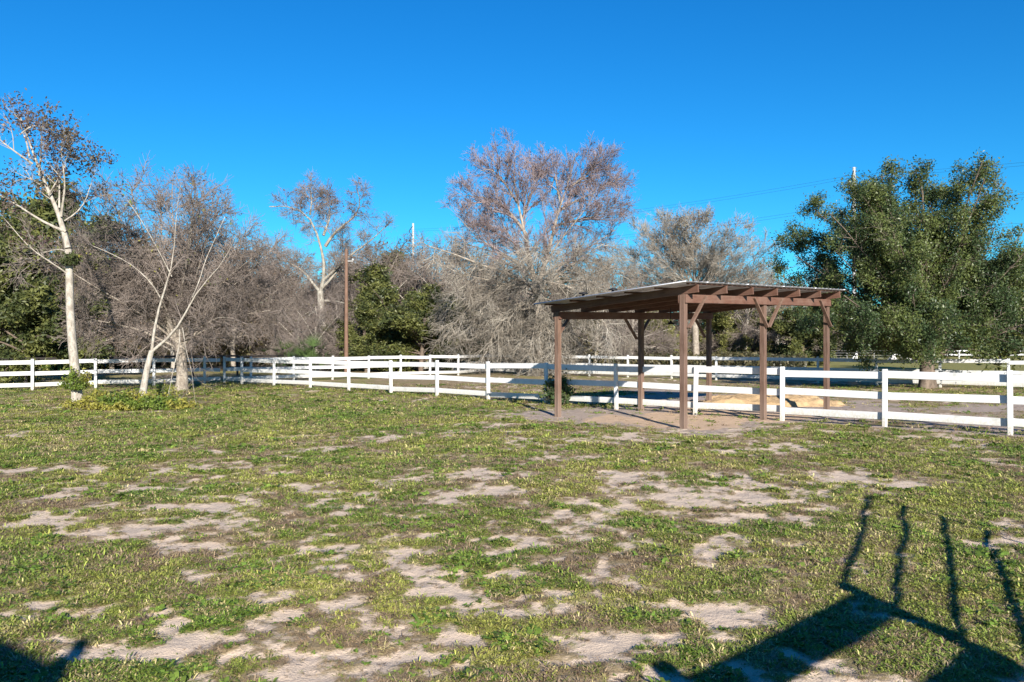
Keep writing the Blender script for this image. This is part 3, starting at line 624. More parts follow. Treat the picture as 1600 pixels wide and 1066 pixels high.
# ------------------------------------------------------------------ trees
def fan_limbs(rng, base, tips, d, dj, r0, r1=0.03, start=0.0, curve=0.25, n=9):
    """limbs from near base (world) to photo points tips at depth d +- dj"""
    out = []
    for (px, py) in tips:
        dd = d + rng.uniform(-dj, dj); tip = P(px, py, d); tip[1] = dd
        b = base + np.array((0, 0, rng.uniform(-start, 0.0)))
        L = np.linalg.norm(tip - b); mid = b * 0.55 + tip * 0.45 + np.array((0, 0, curve * L * 0.35)) * (1 if tip[2] > b[2] else 0.6) + rng.normal(0, 0.035 * L, 3)
        u = np.linspace(0, 1, n)[:, None]; pl = (1 - u) ** 2 * b + 2 * u * (1 - u) * mid + u ** 2 * tip
        pl[1:-1] += rng.normal(0, 0.014 * L, (n - 2, 3)); out.append((pl, r0 * rng.uniform(0.7, 1.1), r1))
    return out
def px_limb(pts, d, r0, r1, rng, n=10, dj=0.0):
    dz = rng.uniform(-dj, dj); W_ = []
    for i, p in enumerate(pts):
        q = P(p[0], p[1], d); q[1] = d + dz * i / max(1, len(pts) - 1) + (p[2] if len(p) > 2 else 0); W_.append(q)
    return (resample(W_, n, rng, 0.06), r0, r1)
def make_tree(name, label, cat, group, base, trunk, sets, bark, seed, trunk_flare=1.0, sides=10):
    """trunk: (poly (n,3), r0, r1); sets: list of dict(limbs, levels, twig, leaf)"""
    rng = np.random.default_rng(seed); base = np.asarray(base, float)
    root = empty(name, base, 0, label, cat, group)
    tp, r0, r1 = trunk; n = len(tp); u = np.linspace(0, 1, n); R = r0 + (r1 - r0) * u + r0 * (trunk_flare - 1) * np.exp(-u * 14)
    if trunk_flare > 1.2:
        tp = resample(tp, 22); u = np.linspace(0, 1, 22); R = r0 + (r1 - r0) * u + r0 * (trunk_flare - 1) * np.exp(-u * 12)
    V, Q = tubes((tp - base)[None], R[None], sides)
    if trunk_flare > 1.2:   # root buttresses
        k = len(tp); V = V.reshape(k, sides, 3); c = (tp - base)[:, None, :]; lob = 1 + 0.28 * np.sin(np.arange(sides) * 3 / sides * 6.283 + 1)[None, :, None] * np.exp(-u * 10)[:, None, None]; V = (c + (V - c) * lob).reshape(-1, 3)
    link('trunk', mesh_np('trunk', V, Q, bark, True), root)
    for st in sets:
        limbs = st['limbs']; n = 9
        poly = np.stack([resample(l[0], n) for l in limbs]); rad = np.stack([l[2] + (l[1] - l[2]) * (1 - np.linspace(0, 1, n)) ** 1.5 for l in limbs])
        if st.get('parts', True):
            for i in range(len(limbs)):
                V, Q = tubes((poly[i] - base)[None], rad[i][None], 6); link('limb', mesh_np('limb', V, Q, bark, True), root)
        else:
            V, Q = tubes(poly - base, rad, 5); tag(link('limbs', mesh_np('limbs', V, Q, bark, True), root), kind='stuff')
        parts = []; cur, cr = poly, rad; last = cur
        for j, lv in enumerate(st['levels']):
            cur, cr = spawn(rng, cur, cr, **lv); parts.append(tubes(cur - base, cr, 4 if j == 0 else 3)); last = cur
        if parts:
            V, Fc = merge(parts); tag(link('twigs', mesh_np('twigs', V, Fc, st.get('twig', TW_GREY)), root), kind='stuff')
        for lf in st.get('leaf', []):
            src = last if not lf.get('from') else last
            m = len(src); k = int(m * lf['n']); ii = rng.integers(0, m, k)
            if lf.get('top') is not None: # keep above a height
                zz = src[ii, -1, 2]; keep = rng.random(k) < sstep(lf['top'][0], lf['top'][1], zz); ii = ii[keep]; k = len(ii)
            if lf.get('patch'):
                cc = src[ii, -1]; keep = fbm(cc[:, 0] * lf['patch'] + cc[:, 1] * .3, cc[:, 2] * lf['patch'] + cc[:, 1] * .3, seed, 3) > lf.get('pt', 0.5); ii = ii[keep]; k = len(ii)
            f = rng.random((k, 1)) * (src.shape[1] - 1); i0 = np.minimum(f[:, 0].astype(int), src.shape[1] - 2); ff = f - i0[:, None]
            c = src[ii, i0] * (1 - ff) + src[ii, i0 + 1] * ff + rng.normal(0, lf['spread'], (k, 3))
            tag(link('leaves', leaf_mesh('leaves', rng, c, lf['size'], lf['mat'], lf.get('aspect', 0.5), lf.get('up', 0.4), xf=base), root), kind='stuff')
    return root

r_ = np.random.default_rng(101)
FINE = [dict(n=10, u=(.15, 1), ang=(25, 55), L=(1.6, 3.2), Pn=5, up=.12, wig=.13), dict(n=8, u=(.1, 1), ang=(25, 55), L=(.8, 1.6), Pn=4, up=.08, wig=.16, rmin=.008), dict(n=8, u=(.1, 1), ang=(25, 60), L=(.35, .85), Pn=3, up=.05, wig=.2, rmin=.007)]
# --- tall pale tree at left edge
d = 28.7
b1 = P(122, 630, d); b1[2] = -0.1
tr = (resample([b1, P(119, 590, d), P(113, 540, d), P(109, 480, d), P(108, 420, d), P(106, 385, d + .1)], 14), 0.165, 0.115)
lim = [px_limb([(106, 388), (97, 350), (82, 318), (68, 290), (55, 262), (42, 235), (28, 205), (20, 175)], d, .115, .02, r_, 12, .5),
       px_limb([(103, 362), (85, 357), (55, 340), (35, 322), (0, 305), (-25, 290)], d, .06, .015, r_, 10, 1.2),
       px_limb([(95, 338), (100, 315), (110, 300), (112, 280), (108, 250), (112, 225)], d, .05, .012, r_, 10, .8),
       px_limb([(92, 325), (90, 300), (86, 275), (80, 240)], d, .04, .012, r_, 10, 1.0), px_limb([(62, 290), (45, 280), (25, 270), (-10, 275)], d, .045, .012, r_, 10, 1.2),
       px_limb([(50, 256), (32, 240), (12, 225), (-10, 190)], d, .04, .012, r_, 10, 1), px_limb([(60, 275), (70, 245), (78, 215), (82, 200)], d, .035, .01, r_, 10, 1),
       px_limb([(108, 395), (85, 385), (50, 392), (10, 390)], d, .035, .01, r_, 10, 1.5), px_limb([(108, 430), (95, 415), (70, 400), (20, 330)], d, .03, .01, r_, 10, 1.5),
       px_limb([(45, 245), (30, 210), (8, 185), (-5, 160)], d, .035, .01, r_, 10, 1.2), px_limb([(30, 210), (45, 190), (60, 195), (75, 200)], d, .03, .008, r_, 10, 1.2), px_limb([(75, 305), (95, 275), (105, 250), (120, 235)], d, .03, .008, r_, 10, 1.5),
       px_limb([(100, 345), (120, 330), (128, 300), (135, 255)], d, .03, .008, r_, 10, 1)]
L1 = [dict(n=8, u=(.3, 1), ang=(25, 55), L=(.7, 1.6), Pn=4, up=.15, wig=.15), dict(n=6, u=(.2, 1), ang=(25, 60), L=(.3, .7), Pn=4, up=.1, wig=.2, rmin=.004), dict(n=3, u=(.2, 1), ang=(25, 60), L=(.12, .3), Pn=3, up=.1, wig=.2, rmin=.003)]
make_tree('pale_trunk_tree', 'tall pale-barked tree at the left edge with sparse dark leaves against the sky', 'tree', None, b1 * (1, 1, 0), tr,
          [dict(limbs=lim, levels=L1, twig=TW_PALE, leaf=[dict(n=2.7, spread=.10, size=.058, mat=L_DUSK, top=(4.2, 6.6), patch=1.1, pt=.36)])], BARK_PALE, 11, 1.25)
# --- leaning pale tree
d = 27.4; b2 = P(221, 634, d); b2[2] = -0.1
tr = (resample([b2, P(224, 610, d), P(230, 575, d), P(237, 548, d)], 10), 0.13, 0.085)
lim = [px_limb([(237, 550), (243, 510), (248, 475), (254, 452), (266, 432), (278, 405), (268, 372), (281, 340), (272, 312), (284, 285)], d, .055, .004, r_, 16, .6),
       px_limb([(238, 549), (262, 530), (285, 510), (293, 490), (300, 465), (325, 440), (345, 425), (360, 400), (372, 370)], d, .055, .006, r_, 12, 1),
       px_limb([(250, 465), (240, 440), (225, 425), (190, 400), (150, 385)], d, .022, .01, r_, 10, 1.5), px_limb([(268, 432), (262, 410), (250, 385), (235, 350), (215, 320)], d, .022, .01, r_, 10, 1.5),
       px_limb([(300, 465), (308, 440), (305, 410), (318, 370), (330, 330)], d, .02, .01, r_, 10, 1.3), px_limb([(280, 515), (284, 540), (275, 570), (272, 600), (268, 628)], d, .022, .006, r_, 9, .6),
       px_limb([(285, 512), (290, 545), (298, 575), (300, 600), (303, 632)], d, .016, .005, r_, 9, .9)]
L2 = [dict(n=8, u=(.3, 1), ang=(25, 60), L=(.6, 1.5), Pn=4, up=.05, wig=.16), dict(n=6, u=(.2, 1), ang=(25, 60), L=(.3, .7), Pn=4, up=0, wig=.2, rmin=.004), dict(n=3, u=(.2, 1), ang=(25, 60), L=(.12, .3), Pn=3, up=.0, wig=.2, rmin=.003)]
make_tree('leaning_tree', 'small bare tree with a pale forked trunk leaning right over the low vines', 'tree', None, b2 * (1, 1, 0), tr,
          [dict(limbs=lim, levels=L2, twig=TW_GREY, leaf=[dict(n=1.6, spread=.05, size=.05, mat=L_DUSK, top=(6.6, 7.6)), dict(n=.5, spread=.08, size=.05, mat=L_LIME, patch=1.6, pt=.6)])], BARK_PALE, 12, 1.15)
# --- bushy bare tree with flared trunk
d = 36.2; b3 = P(284, 611, d); b3[2] = -0.12
tr = (resample([b3, P(285, 585, d), P(283, 555, d), P(280, 525, d)], 14), 0.25, 0.20); top = P(281, 530, d)
tips = [(x_, y_ + (26 if y_ < 400 else 0)) for x_, y_ in ((140, 470), (135, 415), (150, 365), (178, 320), (212, 292), (245, 275), (275, 262), (305, 285), (335, 288), (368, 310), (395, 345), (415, 385), (435, 430), (430, 485), (200, 360), (240, 330), (300, 330), (340, 360), (370, 420), (190, 420), (395, 500), (175, 500), (260, 380), (320, 400), (165, 340), (195, 300), (228, 278), (352, 298), (385, 325), (425, 405), (440, 460), (150, 440), (290, 275))]
lim = fan_limbs(r_, top, tips, d, 3.6, .075, .015, 0.5, .35)
LV3 = [dict(n=15, u=(.15, 1), ang=(25, 65), L=(1.2, 2.6), Pn=5, up=-.04, wig=.18, rmin=.020, bend=-.04), dict(n=9, u=(.1, 1), ang=(25, 60), L=(.7, 1.3), Pn=4, up=.02, wig=.2, rmin=.010), dict(n=6, u=(.1, 1), ang=(25, 60), L=(.3, .8), Pn=3, up=.0, wig=.22, rmin=.009)]
make_tree('bushy_bare_tree', 'wide bushy bare tree with a flared grey trunk and dense brown-grey twigs', 'tree', None, b3 * (1, 1, 0), tr,
          [dict(limbs=lim, levels=LV3, twig=TW_GREY, leaf=[dict(n=.15, spread=.05, size=.05, mat=L_DRY, top=(6.5, 8.5))])], BARK_GREY, 13, 1.42, 14)
# --- gnarled pale tree by the pole
d = 66; b4 = P(500, 560, d); b4[2] = -0.1
tr = (resample([b4, P(503, 520, d), P(503, 490, d), P(500, 455, d)], 10), 0.30, 0.26)
lim = [px_limb([(500, 458), (511, 430), (506, 395), (496, 352), (480, 332), (466, 321), (450, 322), (428, 326)], d, .17, .035, r_, 14, 1.5), px_limb([(500, 456), (485, 440), (470, 420), (440, 405), (420, 400)], d, .15, .035, r_, 10, 2),
       px_limb([(503, 450), (520, 432), (534, 408), (532, 380)], d, .14, .03, r_, 10, 2), px_limb([(505, 368), (515, 340), (512, 320), (506, 308)], d, .12, .03, r_, 10, 1), px_limb([(508, 385), (530, 355), (560, 345), (572, 318), (565, 300)], d, .14, .03, r_, 10, 2),
       px_limb([(484, 336), (488, 312), (484, 290)], d, .08, .02, r_, 8, 1), px_limb([(502, 480), (470, 500), (450, 530)], d, .12, .03, r_, 8, 3), px_limb([(500, 470), (540, 470), (560, 500)], d, .12, .03, r_, 8, 3), px_limb([(503, 440), (545, 400), (590, 370), (610, 350)], d, .12, .03, r_, 8, 3)]
L4 = [dict(n=16, u=(.1, 1), ang=(30, 65), L=(1.0, 2.0), Pn=5, up=.05, wig=.2), dict(n=8, u=(.1, 1), ang=(25, 60), L=(.8, 1.4), Pn=4, up=.05, wig=.2, rmin=.012), dict(n=7, u=(.1, 1), ang=(25, 60), L=(.4, .9), Pn=3, up=.05, wig=.22, rmin=.010)]
make_tree('gnarled_tree', 'gnarled pale bare tree with thick crooked limbs left of the brown utility pole', 'tree', None, b4 * (1, 1, 0), tr, [dict(limbs=lim, levels=L4, twig=TW_GREY, leaf=[dict(n=.15, spread=.08, size=.09, mat=L_BUD, top=(11, 13))])], BARK_LICH, 14, 1.2)
# --- big bare tree at centre
d = 54; b7 = P(838, 587, d); b7[2] = -0.15
tr = (resample([b7, P(842, 560, d), P(845, 510, d), P(840, 465, d), P(838, 430, d)], 14), 0.25, 0.19)
upl = [px_limb([(836, 440), (828, 395), (818, 340), (806, 300), (800, 260), (806, 228)], d, .20, .03, r_, 12, 1.5), px_limb([(824, 360), (802, 325), (772, 300), (728, 296)], d, .12, .03, r_, 10, 2), px_limb([(815, 335), (830, 290), (838, 255), (832, 235)], d, .10, .02, r_, 10, 2.5),
       px_limb([(808, 305), (785, 270), (765, 250), (752, 262)], d, .08, .02, r_, 10, 2), px_limb([(842, 440), (858, 385), (866, 330), (884, 290), (894, 255), (898, 222)], d, .20, .03, r_, 12, 1.5), px_limb([(868, 322), (900, 300), (935, 285), (955, 262)], d, .12, .02, r_, 10, 2),
       px_limb([(876, 305), (868, 270), (872, 245), (860, 285)], d, .08, .02, r_, 8, 2), px_limb([(862, 345), (895, 335), (930, 330), (962, 312)], d, .10, .02, r_, 10, 3), px_limb([(830, 400), (800, 365), (765, 350), (735, 330)], d, .10, .02, r_, 10, 3), px_limb([(838, 440), (800, 395), (750, 370), (716, 330)], d, .10, .02, r_, 10, 3), px_limb([(846, 440), (895, 390), (945, 360), (972, 340)], d, .10, .02, r_, 10, 3), px_limb([(842, 430), (870, 370), (905, 335), (925, 300)], d, .10, .02, r_, 10, 3), px_limb([(836, 425), (805, 380), (785, 340), (770, 310)], d, .10, .02, r_, 10, 3), px_limb([(888, 280), (915, 262), (932, 240), (930, 232)], d, .08, .02, r_, 10, 2)]
r77 = np.random.default_rng(77)
dro = [px_limb([(838, 452), (790, 425), (745, 412), (705, 398), (672, 388)], d, .16, .03, r_, 10, 3), px_limb([(836, 445), (790, 440), (752, 465), (712, 498), (690, 535)], d, .15, .02, r_, 10, 3), px_limb([(842, 465), (800, 482), (772, 512), (760, 550)], d, .12, .02, r_, 10, 4),
       px_limb([(845, 452), (880, 432), (912, 438), (950, 468), (985, 500)], d, .14, .02, r_, 10, 3), px_limb([(848, 445), (890, 418), (930, 386), (946, 377)], d, .10, .03, r_, 10, 2), px_limb([(846, 475), (880, 482), (902, 515), (908, 552)], d, .11, .02, r_, 10, 4),
       px_limb([(840, 455), (820, 470), (808, 520), (800, 560)], d, .10, .02, r_, 10, 5), px_limb([(840, 440), (775, 445), (720, 460), (680, 475)], d, .10, .02, r_, 10, 5), px_limb([(843, 440), (900, 450), (935, 500), (950, 545)], d, .10, .02, r_, 10, 5), px_limb([(838, 430), (800, 400), (760, 385), (700, 370)], d, .10, .02, r_, 10, 4),
       px_limb([(842, 435), (890, 400), (950, 410), (990, 440)], d, .09, .02, r_, 10, 4), px_limb([(840, 480), (770, 490), (730, 530), (705, 552)], d, .09, .02, r_, 10, 5), px_limb([(842, 500), (860, 520), (870, 550)], d, .08, .02, r_, 8, 4)]
dro += fan_limbs(r77, P(840, 450, d), [(815, 500), (828, 545), (852, 530), (868, 500), (800, 540), (885, 545), (745, 500), (725, 450), (925, 450), (960, 520), (780, 400), (900, 410), (840, 400), (700, 430)], d, 5.0, .06, .02, 1.0, .4)
LU7 = [dict(n=17, u=(.10, 1), ang=(20, 55), L=(1.4, 3.0), Pn=5, up=.2, wig=.12), dict(n=8, u=(.15, 1), ang=(20, 50), L=(.8, 1.6), Pn=4, up=.15, wig=.16, rmin=.010), dict(n=9, u=(.1, 1), ang=(20, 50), L=(.35, .85), Pn=3, up=.12, wig=.18, rmin=.009)]
LD7 = [dict(n=14, u=(.15, 1), ang=(30, 70), L=(1.5, 3.4), Pn=5, up=-.1, wig=.18, bend=-.10, rmin=.028), dict(n=11, u=(.1, 1), ang=(30, 65), L=(.9, 1.9), Pn=4, up=-.1, wig=.22, rmin=.014, bend=-.10), dict(n=5, u=(.1, 1), ang=(25, 60), L=(.4, 1.0), Pn=3, up=-.05, wig=.22, rmin=.009, bend=-.05)]
make_tree('big_bare_tree', 'big bare tree at centre with a reddish double crown and drooping grey lower branches', 'tree', None, b7 * (1, 1, 0), tr,
          [dict(limbs=[(l[0] * (1, 1, .94) + np.array((0, 0, .2)), l[1], l[2]) for l in upl], levels=LU7, twig=TW_RED, leaf=[dict(n=.45, spread=.06, size=.055, mat=L_BUD)]), dict(limbs=dro, levels=LD7, twig=TW_PALE)], BARK_GREY, 17, 1.7, 14)
# --- fine twigged tree behind the shelter
d = 82; b8 = P(1088, 560, d); b8[2] = -0.1
tr = (resample([b8, P(1086, 510, d), P(1084, 460, d), P(1086, 440, d)], 10), 0.35, 0.28); top = P(1086, 450, d)
tips = [(1088 + (x_ - 1088) * 1.12, y_ + 30 if y_ < 400 else y_) for x_, y_ in ((985, 420), (975, 375), (995, 345), (1018, 326), (1048, 316), (1070, 310), (1092, 330), (1118, 320), (1140, 332), (1165, 355), (1185, 390), (1198, 425), (1040, 360), (1130, 380), (1075, 360), (1010, 380), (1205, 455), (1155, 410), (1060, 335), (1030, 345), (1105, 350), (1150, 365), (1170, 430), (1000, 440), (1045, 400), (1120, 420))]
lim = fan_limbs(r_, top, tips, d, 5, .09, .02, 1.0, .15)
L8 = [dict(n=13, u=(.12, 1), ang=(20, 50), L=(2.0, 4.0), Pn=5, up=.2, wig=.12), dict(n=8, u=(.15, 1), ang=(20, 50), L=(1.0, 2.0), Pn=4, up=.15, wig=.16, rmin=.014), dict(n=8, u=(.1, 1), ang=(20, 50), L=(.5, 1.1), Pn=3, up=.12, wig=.18, rmin=.012)]
make_tree('fine_twigged_tree', 'rounded fine-twigged tree with brown leaf clusters above the shelter roof', 'tree', None, b8 * (1, 1, 0), tr,
          [dict(limbs=lim, levels=L8, twig=TW_PALE, leaf=[dict(n=.55, spread=.14, size=.10, mat=L_DRY, top=(10, 14), patch=.35, pt=.47)])], BARK_GREY, 18)
# --- big oak on the right
d = 38.2; b10 = P(1447, 606, d); b10[2] = -0.15
tr = (resample([b10, P(1449, 575, d), P(1446, 540, d), P(1446, 500, d), P(1442, 440, d), P(1438, 380, d)], 16), 0.33, 0.16); 
rr = np.random.default_rng(5); lim = []
cp = [(1232, 428), (1262, 470), (1275, 400), (1275, 345), (1290, 300), (1330, 330), (1345, 290), (1388, 285), (1425, 274), (1465, 280), (1500, 296), (1525, 300), (1550, 335), (1575, 365), (1600, 380), (1625, 430), (1380, 340), (1440, 320), (1500, 340), (1340, 400), (1400, 400), (1540, 400), (1480, 420), (1300, 500), (1350, 520), (1400, 500), (1500, 510), (1560, 500), (1600, 480), (1310, 440), (1420, 460), (1240, 400), (1370, 470), (1530, 450), (1450, 380), (1240, 450), (1255, 350), (1400, 300), (1480, 300), (1520, 340), (1560, 380), (1330, 380), (1420, 420), (1480, 480), (1250, 510), (1430, 350), (1360, 310), (1500, 400), (1580, 450), (1300, 370), (1610, 440), (1460, 310), (1510, 320), (1530, 360), (1300, 320), (1320, 300), (1280, 430), (1350, 350), (1590, 400), (1560, 505), (1600, 500), (1385, 515), (1335, 515), (1300, 345), (1325, 365), (1345, 320), (1310, 310), (1365, 300), (1270, 375), (1540, 490), (1620, 480)]
for (px, py) in cp:
    hb = min(0.95, max(0.25, (600 - py) / 600 + rr.uniform(-.1, .05))); k = int(hb * 15); lim += fan_limbs(rr, tr[0][k], [(px, py)], d, 4.3, .07, .02, 0, .1)
LO = [dict(n=11, u=(.25, 1), ang=(25, 70), L=(.9, 2.0), Pn=5, up=.1, wig=.15), dict(n=8, u=(.2, 1), ang=(25, 60), L=(.5, 1.0), Pn=4, up=.05, wig=.2, rmin=.006)]
make_tree('oak_tree', 'big dark green leafy oak standing inside the paddock on the right', 'tree', None, b10 * (1, 1, 0), tr,
          [dict(limbs=lim, levels=LO, twig=TW_BROWN, leaf=[dict(n=46, spread=.15, size=.060, mat=L_OAK, aspect=.42, patch=1.1, pt=.33)])], BARK_OAK, 19, 1.35, 14)

# --- kinds that repeat in the background wood: built once, then copied
def generic(name, seed, h, spread, levels, twig, leaf, bark, nl=14, low=0.25, trunkr=0.22, curve=.2):
    rng = np.random.default_rng(seed); tp = resample([(0, 0, -.1), (rng.normal(0, .2), rng.normal(0, .2), h * .3), (rng.normal(0, .5), rng.normal(0, .5), h * .62)], 10, rng, .05)
    lim = []
    for k in range(nl):
        a = k / nl * 6.283 * 2.4 + rng.uniform(-.3, .3); e = rng.uniform(0, 1); z = h * (low + (1 - low) * e) ; R = spread * math.sqrt(max(0.08, 1 - ((e - .35) / .7) ** 2)) * rng.uniform(.75, 1.05)
        b = tp[min(9, int((low * .6 + e * .5) * 9) + 2)]; tip = np.array((math.cos(a) * R, math.sin(a) * R, z)); L = np.linalg.norm(tip - b)
        u = np.linspace(0, 1, 9)[:, None]; mid = (b + tip) / 2 + np.array((0, 0, curve * L * .4)) + rng.normal(0, .05 * L, 3); pl = (1 - u) ** 2 * b + 2 * u * (1 - u) * mid + u ** 2 * tip
        lim.append((pl, trunkr * .45, .03))
    return make_tree(name, None, None, None, (0, 0, 0), (tp, trunkr, trunkr * .6), [dict(limbs=lim, levels=levels, twig=twig, leaf=leaf, parts=False)], bark, seed)
GB = [dict(n=10, u=(.2, 1), ang=(25, 60), L=(1.8, 3.6), Pn=5, up=.05, wig=.2, rmin=.030), dict(n=7, u=(.1, 1), ang=(25, 60), L=(1.0, 2.0), Pn=4, up=.02, wig=.22, rmin=.018), dict(n=4, u=(.1, 1), ang=(25, 60), L=(.5, 1.1), Pn=3, up=.02, wig=.22, rmin=.013)]
GE = [dict(n=7, u=(.2, 1), ang=(25, 65), L=(1.0, 2.2), Pn=4, up=.1, wig=.17), dict(n=6, u=(.2, 1), ang=(25, 60), L=(.6, 1.1), Pn=3, up=.05, wig=.2, rmin=.012)]
bareA = generic('bare_tree', 31, 11, 4.6, GB, TW_BROWN, [dict(n=.25, spread=.1, size=.12, mat=L_DRY)], BARK_GREY)
bareB = generic('bare_tree', 32, 10.5, 5.0, GB, TW_GREY, [], BARK_PALE, low=.15)
everA = generic('evergreen_tree', 33, 10, 4.4, GE, TW_BROWN, [dict(n=42, spread=.24, size=.15, mat=L_EVER, aspect=.4)], BARK_OAK, nl=20, low=.05, curve=.5)
olivA = generic('olive_green_tree', 34, 7.5, 4.2, GE, TW_BROWN, [dict(n=34, spread=.26, size=.14, mat=L_OLIVE, aspect=.4)], BARK_OAK, nl=18, low=.10)
used = set()
def zone(px):
    for lim_, z in ((150, 'behind the tall pale trunk at left'), (240, 'behind the leaning pale trunk'), (360, 'behind the bushy bare tree with flared trunk'), (440, 'between the bushy bare tree and the gnarled tree'), (530, 'around the gnarled pale tree'), (620, 'just right of the brown utility pole'), (740, 'left of the big bare tree'), (870, 'directly behind the big bare tree'), (1000, 'behind the left corner of the shelter roof'), (1100, 'behind the middle of the shelter roof')):
        if px < lim_: return z
    return 'behind the right end of the shelter'
def place(root, px, d, sc, label, group=None, rz=None, cat='tree'):
    rng = random.Random(px * 7 + int(d)); x = (px - 800) / F * d
    if root.name in used:
        c = root.copy(); C.objects.link(c)
        for ch in [o for o in bpy.data.objects if o.parent == root]:
            k = ch.copy(); C.objects.link(k); k.parent = c
    else: c = root; used.add(root.name)
    c.location = (x, d, 0); c.rotation_euler = (0, 0, rng.uniform(0, 6.28) if rz is None else rz)
    s = sc; wd = 1.25 if cat == 'tree' and 'evergreen' in root.name else 1.0; c.scale = (s * wd * rng.uniform(.9, 1.15), s * wd * rng.uniform(.9, 1.15), s)
    for k in ('label', 'group', 'category'):
        if k in c: del c[k]
    tag(c, label, cat, group); return c
GBL = 'bare brown-twigged tree in the tangled wood behind the fences'; GRP = 'bare trees of the background wood'
GBL2 = 'bare grey-twigged tree in the tangled wood behind the fences'; GRP2 = 'grey bare trees of the background wood'
for px, d, s in ((140, 58, .85), (215, 70, .95), (330, 74, .92), (395, 80, .95), (455, 92, 1.05), (560, 96, 1.1), (745, 92, .95), (960, 84, .95), (905, 98, 1.15), (-60, 75, .9), (610, 100, 1.15), (1010, 100, 1.0), (600, 92, 1.22), (690, 90, 1.15), (735, 94, 1.2), (90, 62, .8), (175, 66, .95), (250, 88, 1.1), (365, 66, .82), (405, 92, 1.1), (440, 74, .85), (540, 76, .7), (-20, 60, .9), (720, 74, .72), (830, 90, 1.05)):
    place(bareA, px, d, s, 'bare brown-twigged tree in the wood ' + zone(px), 'brown bare trees ' + zone(px))
for px, d, s in ((180, 82, .95), (270, 60, .72), (425, 70, .82), (520, 84, .92), (790, 84, .92), (860, 76, .78), (930, 70, .72), (670, 96, 1.0), (1060, 92, .85), (1180, 104, .9), (1212, 92, 1.0), (1165, 90, .9), (1130, 112, 1.0), (650, 86, 1.2), (715, 82, 1.05), (580, 84, 1.1), (120, 88, 1.05), (310, 90, 1.1), (465, 98, 1.15), (495, 72, .75), (550, 88, .95), (580, 104, 1.2), (730, 88, .95), (815, 68, .68), (492, 60, .50), (520, 62, .52), (468, 64, .5), (985, 78, .85), (1020, 88, .85), (1215, 112, .95)):
    place(bareB, px, d, s, 'bare grey-twigged tree in the wood ' + zone(px), 'grey bare trees ' + zone(px))
for px, d, s, lb in ((90, 104, 1.1, 'evergreen deep in the wood behind the tall pale trunk'), (200, 112, 1.2, 'evergreen deep in the wood between the two pale trunks'), (390, 116, 1.2, 'evergreen deep in the wood right of the bushy bare tree'), (655, 100, 1.3, 'evergreen deep in the wood behind the bright evergreens'), (880, 116, 1.1, 'evergreen deep in the wood right of the big bare tree'), (40, 45, .74, 'green leafy tree low at the left edge behind the white fence'), (55, 64, 1.5, 'tall dark evergreen rising behind the pale tree at the left edge'), (-40, 60, 1.2, 'dark evergreen just past the left edge'),
                 (658, 62, .64, 'brightest dark-green evergreen, right of the brown utility pole'), (618, 70, .86, 'taller evergreen directly behind the dark-green one by the pole'), (572, 62, .50, 'low evergreen beside the foot of the brown utility pole'),
                 (1695, 52, 1.12, 'large evergreen at the right edge beside the big oak'), (1255, 80, .72, 'small dark evergreen with several stems right of the shelter'), (1350, 118, .8, 'evergreen in the distance left of the big oak trunk'), (1480, 150, 1.0, 'evergreen behind the most distant white fence, nearest the oak trunk'), (1560, 152, 1.05, 'second evergreen behind the most distant white fence'), (1640, 150, 1.1, 'third evergreen behind the most distant white fence'), (1420, 142, .9, 'evergreen in the distance directly behind the oak trunk'), (450, 100, 1.05, 'evergreen deep in the wood left of the gnarled tree'), (560, 118, 1.35, 'evergreen deep in the wood behind the utility pole'), (320, 96, .95, 'evergreen deep in the wood behind the bushy bare tree'), (790, 112, 1.0, 'evergreen deep in the wood left of the big bare tree')):
    place(everA, px, d, s, lb)
for px, d, s, lb in ((1030, 82, .72, 'olive-green tree seen under the left half of the shelter roof'), (1120, 90, .85, 'olive-green tree seen under the right half of the shelter roof'), (1175, 96, .9, 'olive-green tree seen right of the shelter middle post'), (950, 92, .9, 'olive-green tree behind the drooping branches of the big bare tree'), (1225, 108, .85, 'olive-green tree right behind the shelter end post'), (702, 64, .66, 'olive-green tree between the evergreens and the big bare tree'), (590, 90, .9, 'olive-green tree just right of the utility pole top'), (250, 84, .8, 'olive-green tree in the wood behind the leaning trunk'), (120, 76, .9, 'olive-green tree in the wood behind the tall pale trunk'), (1310, 128, 1.0, 'olive-green tree in the distance left of the oak'), (1450, 175, 1.3, 'olive-green tree farthest back behind the oak'), (860, 102, 1.0, 'olive-green tree behind the trunk of the big bare tree')):
    place(olivA, px, d, s, lb)

# --- undergrowth and distant wood, masses nobody could count
def mass(name, label, cat, rng, n, fx, fd, fh, size, mat):
    t_ = rng.random(n); d = fd(t_, rng.random(n)); px = fx[0] + (fx[1] - fx[0]) * t_; x = (px - 800) / F * d
    hh = fh(px, d) * (0.35 + 1.0 * fbm(x * .35, d * .35, 77, 3)); z = rng.random(n) ** 0.8 * hh
    o = link(name, leaf_mesh(name, rng, np.stack([x, d, z], 1), size, mat, .5, .3)); return tag(o, label, cat, kind='stuff')
ru = np.random.default_rng(9)
L_UNDER = mat_leaf('undergrowth_leaves', (0.035, 0.042, 0.018), (0.07, 0.06, 0.032), (0.10, 0.085, 0.04), 0.2)
mass('undergrowth', 'dense dark undergrowth of shrubs and brambles at the foot of the wood', 'undergrowth', ru, 95000, (-200, 1260), lambda t, r: 66 + r * 30, lambda p, d: np.where(p > 940, 1.3, 5.6), .15, L_UNDER)
L_FAR = mat_leaf('distant_wood_leaves', (0.06, 0.065, 0.03), (0.10, 0.09, 0.05), (0.13, 0.12, 0.06), 0.2)
